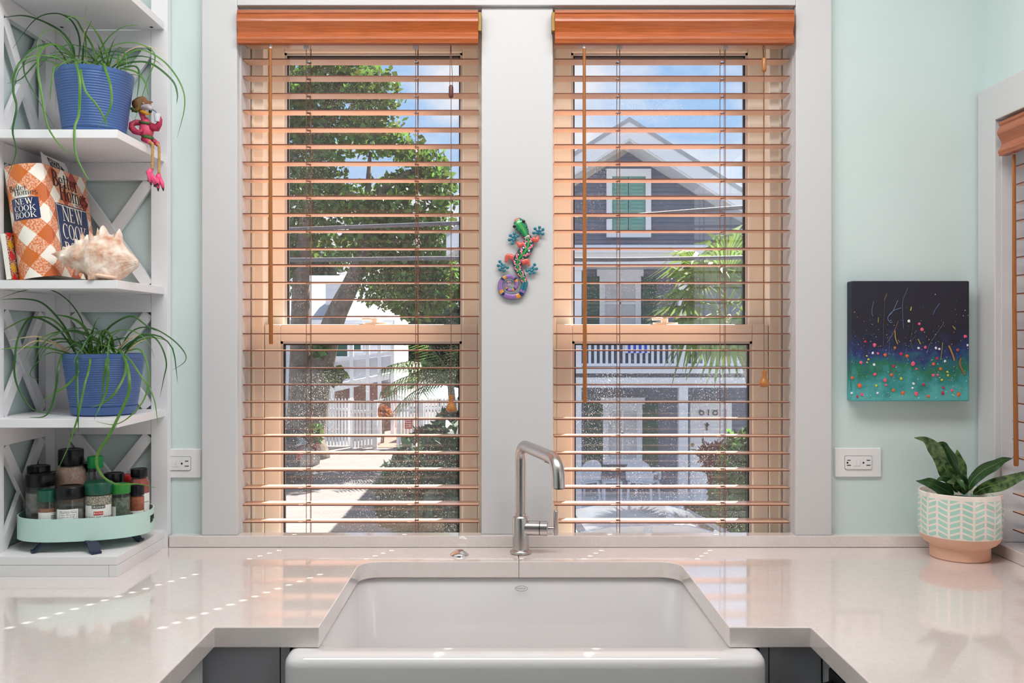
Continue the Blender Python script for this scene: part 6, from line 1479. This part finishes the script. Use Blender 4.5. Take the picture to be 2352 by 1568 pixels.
fence('picket_fence', 808, 862, 32.4, 'white picket fence panel standing open at the left gatepost', 'fence', .98)
fence('picket_gate', 914, 968, 32.6, 'white picket gate with a red notice, right of the brick path', 'gate', 1.0)
fence('picket_fence', 972, 1068, 33.4, 'white picket fence right of the gate, behind the shrubs', 'fence', 1.0)
ga = thing('gate_arch', (WX(915, 33), 33.2, ZG), 'low white peaked arch over the garden gateway', 'arch')
part('arch_beam', 'paint_white', ga, lambda b: b.prism([(WX(858, 33.2), WZ(922, 33.2)), (WX(912, 33.2), WZ(906, 33.2)), (WX(972, 33.2), WZ(922, 33.2)), (WX(972, 33.2), WZ(931, 33.2)), (WX(912, 33.2), WZ(916, 33.2)), (WX(858, 33.2), WZ(932, 33.2))], lambda u, v: (u, 33.16, v), lambda u, v: (u, 33.3, v)))
for px in (862, 968): part('arch_post', 'paint_white', ga, lambda b: b.box(WX(px, 33.2) - .06, WX(px, 33.2) + .06, 33.17, 33.29, ZG, WZ(926, 33.2)))
sg = thing('notice_sign', (WX(938, 32.5), 32.55, WZ(985, 32.5)), 'small red notice board fixed to the white picket gate', 'sign')
part('board', 'sign_red', sg, lambda b: b.box(WX(929, 32.5), WX(946, 32.5), 32.55, 32.58, WZ(985, 32.5), WZ(960, 32.5)))
part('print', 'paint_white', sg, lambda b: [b.box(WX(931, 32.5), WX(944, 32.5), 32.545, 32.549, WZ(y, 32.5), WZ(y - 1.5, 32.5)) for y in (966, 971, 976, 981)])
tpv = thing('shade_canopy', (WX(995, 36), 36, WZ(915, 36)), 'pale blue shade canopy beyond the right picket fence', 'canopy')
part('canopy', 'tarp_blue', tpv, lambda b: b.add([(WX(942, 36), 35, WZ(908, 36)), (WX(1050, 36), 35, WZ(914, 36)), (WX(1060, 36), 38, WZ(900, 36)), (WX(975, 36), 38, WZ(886, 36)), (WX(1005, 36), 36.5, WZ(884, 36))], [(0, 1, 4), (1, 2, 4), (2, 3, 4), (3, 0, 4)]))
part('canopy_pole', 'palm_bark', tpv, lambda b: b.tube([(WX(1005, 36), 36.5, ZG), (WX(1005, 36), 36.5, WZ(885, 36))], .03, 8))

# ---- cars
def car(name, cx_, cy_, rz, paint, label):
    R_ = Matrix.Rotation(rz, 4, 'Z'); o0 = Vector((cx_, cy_, ZG))
    def T_(x_, y_, z): return o0 + R_ @ Vector((x_, y_, z))
    c = thing(name, o0, label, 'car')
    lo = [(-2.2, .32), (-2.25, .62), (-2.15, .92), (-1.9, 1.0), (.75, 1.02), (1.7, .90), (2.15, .74), (2.22, .5), (2.15, .28)]
    part('body', paint, c, lambda b: b.loft([[T_(x_, y_, z) for x_, z in lo] for y_ in (-.82, -.88, -.9, .9, .88, .82)]), smooth=35, bevel=.03)
    cab = [(-2.0, .98), (-1.45, 1.40), (-.9, 1.47), (0, 1.46), (.35, 1.38), (1.05, 1.0)]
    part('cabin', 'car_glass', c, lambda b: b.loft([[T_(x_, y_ * (1 - .14 * (z - .98) / .5), z) for x_, z in cab] for y_ in (-.82, .82)]), smooth=30)
    rf = [(-1.5, 1.385), (-1.0, 1.475), (-.4, 1.495), (.05, 1.48), (.42, 1.375), (.30, 1.36), (-1.4, 1.37)]
    part('roof', paint, c, lambda b: b.loft([[T_(x_, y_, z) for x_, z in rf] for y_ in (-.74, -.70, .70, .74)]), smooth=40, bevel=.02)
    for s in (-1, 1):
        part('tail_light', 'tail_red', c, lambda b: b.box(0, .1, -.16, .16, -.12, .12, Matrix.Translation(T_(-2.24, s * .70, .82)) @ R_))
        part('pillar', paint, c, lambda b: (b.bar(T_(-2.0, s * .80, .98), T_(-1.45, s * .70, 1.40), .14, .05), b.bar(T_(-.55, s * .83, .98), T_(-.5, s * .72, 1.47), .10, .05), b.bar(T_(1.05, s * .80, 1.0), T_(.38, s * .71, 1.38), .08, .05)))
        for x_ in (-1.35, 1.4):
            w_ = part('wheel', 'tyre', c, lambda b: b.tube([T_(x_, s * .72, .32), T_(x_, s * .91, .32)], .32, 20), smooth=40)
            part('hub_cap', 'chrome', w_, lambda b: b.tube([T_(x_, s * .90, .32), T_(x_, s * .925, .32)], [.2, .18], 14), smooth=40)
    return c
car('parked_car', WX(728, 25.5) - 2.35, 25.5, PI - .12, 'car_dark', 'dark blue parked car at the left edge of the driveway')
car('parked_car', WX(1545, 12.9), 12.9, .05, 'car_silver', 'silver car whose roof shows at the foot of the right window')

# ---- overhead cables
for pts_, rr, lb in (([(200, 545), (660, 527), (1057, 512), (1400, 498), (1800, 470), (2600, 430)], .020, 'upper overhead cable crossing both windows'), ([(100, 600), (660, 597), (1057, 593), (1400, 596), (1800, 590), (2600, 580)], .021, 'lower overhead cable crossing both windows')):
    q = MB().tube(catmull([W(u, v, 9.0) for u, v in pts_], 6), rr, 8); tag(q.build('overhead_cable', 'cable', None, org=W(1158, 560, 9.0), smooth=True), lb, 'cable', 'overhead cables outside')
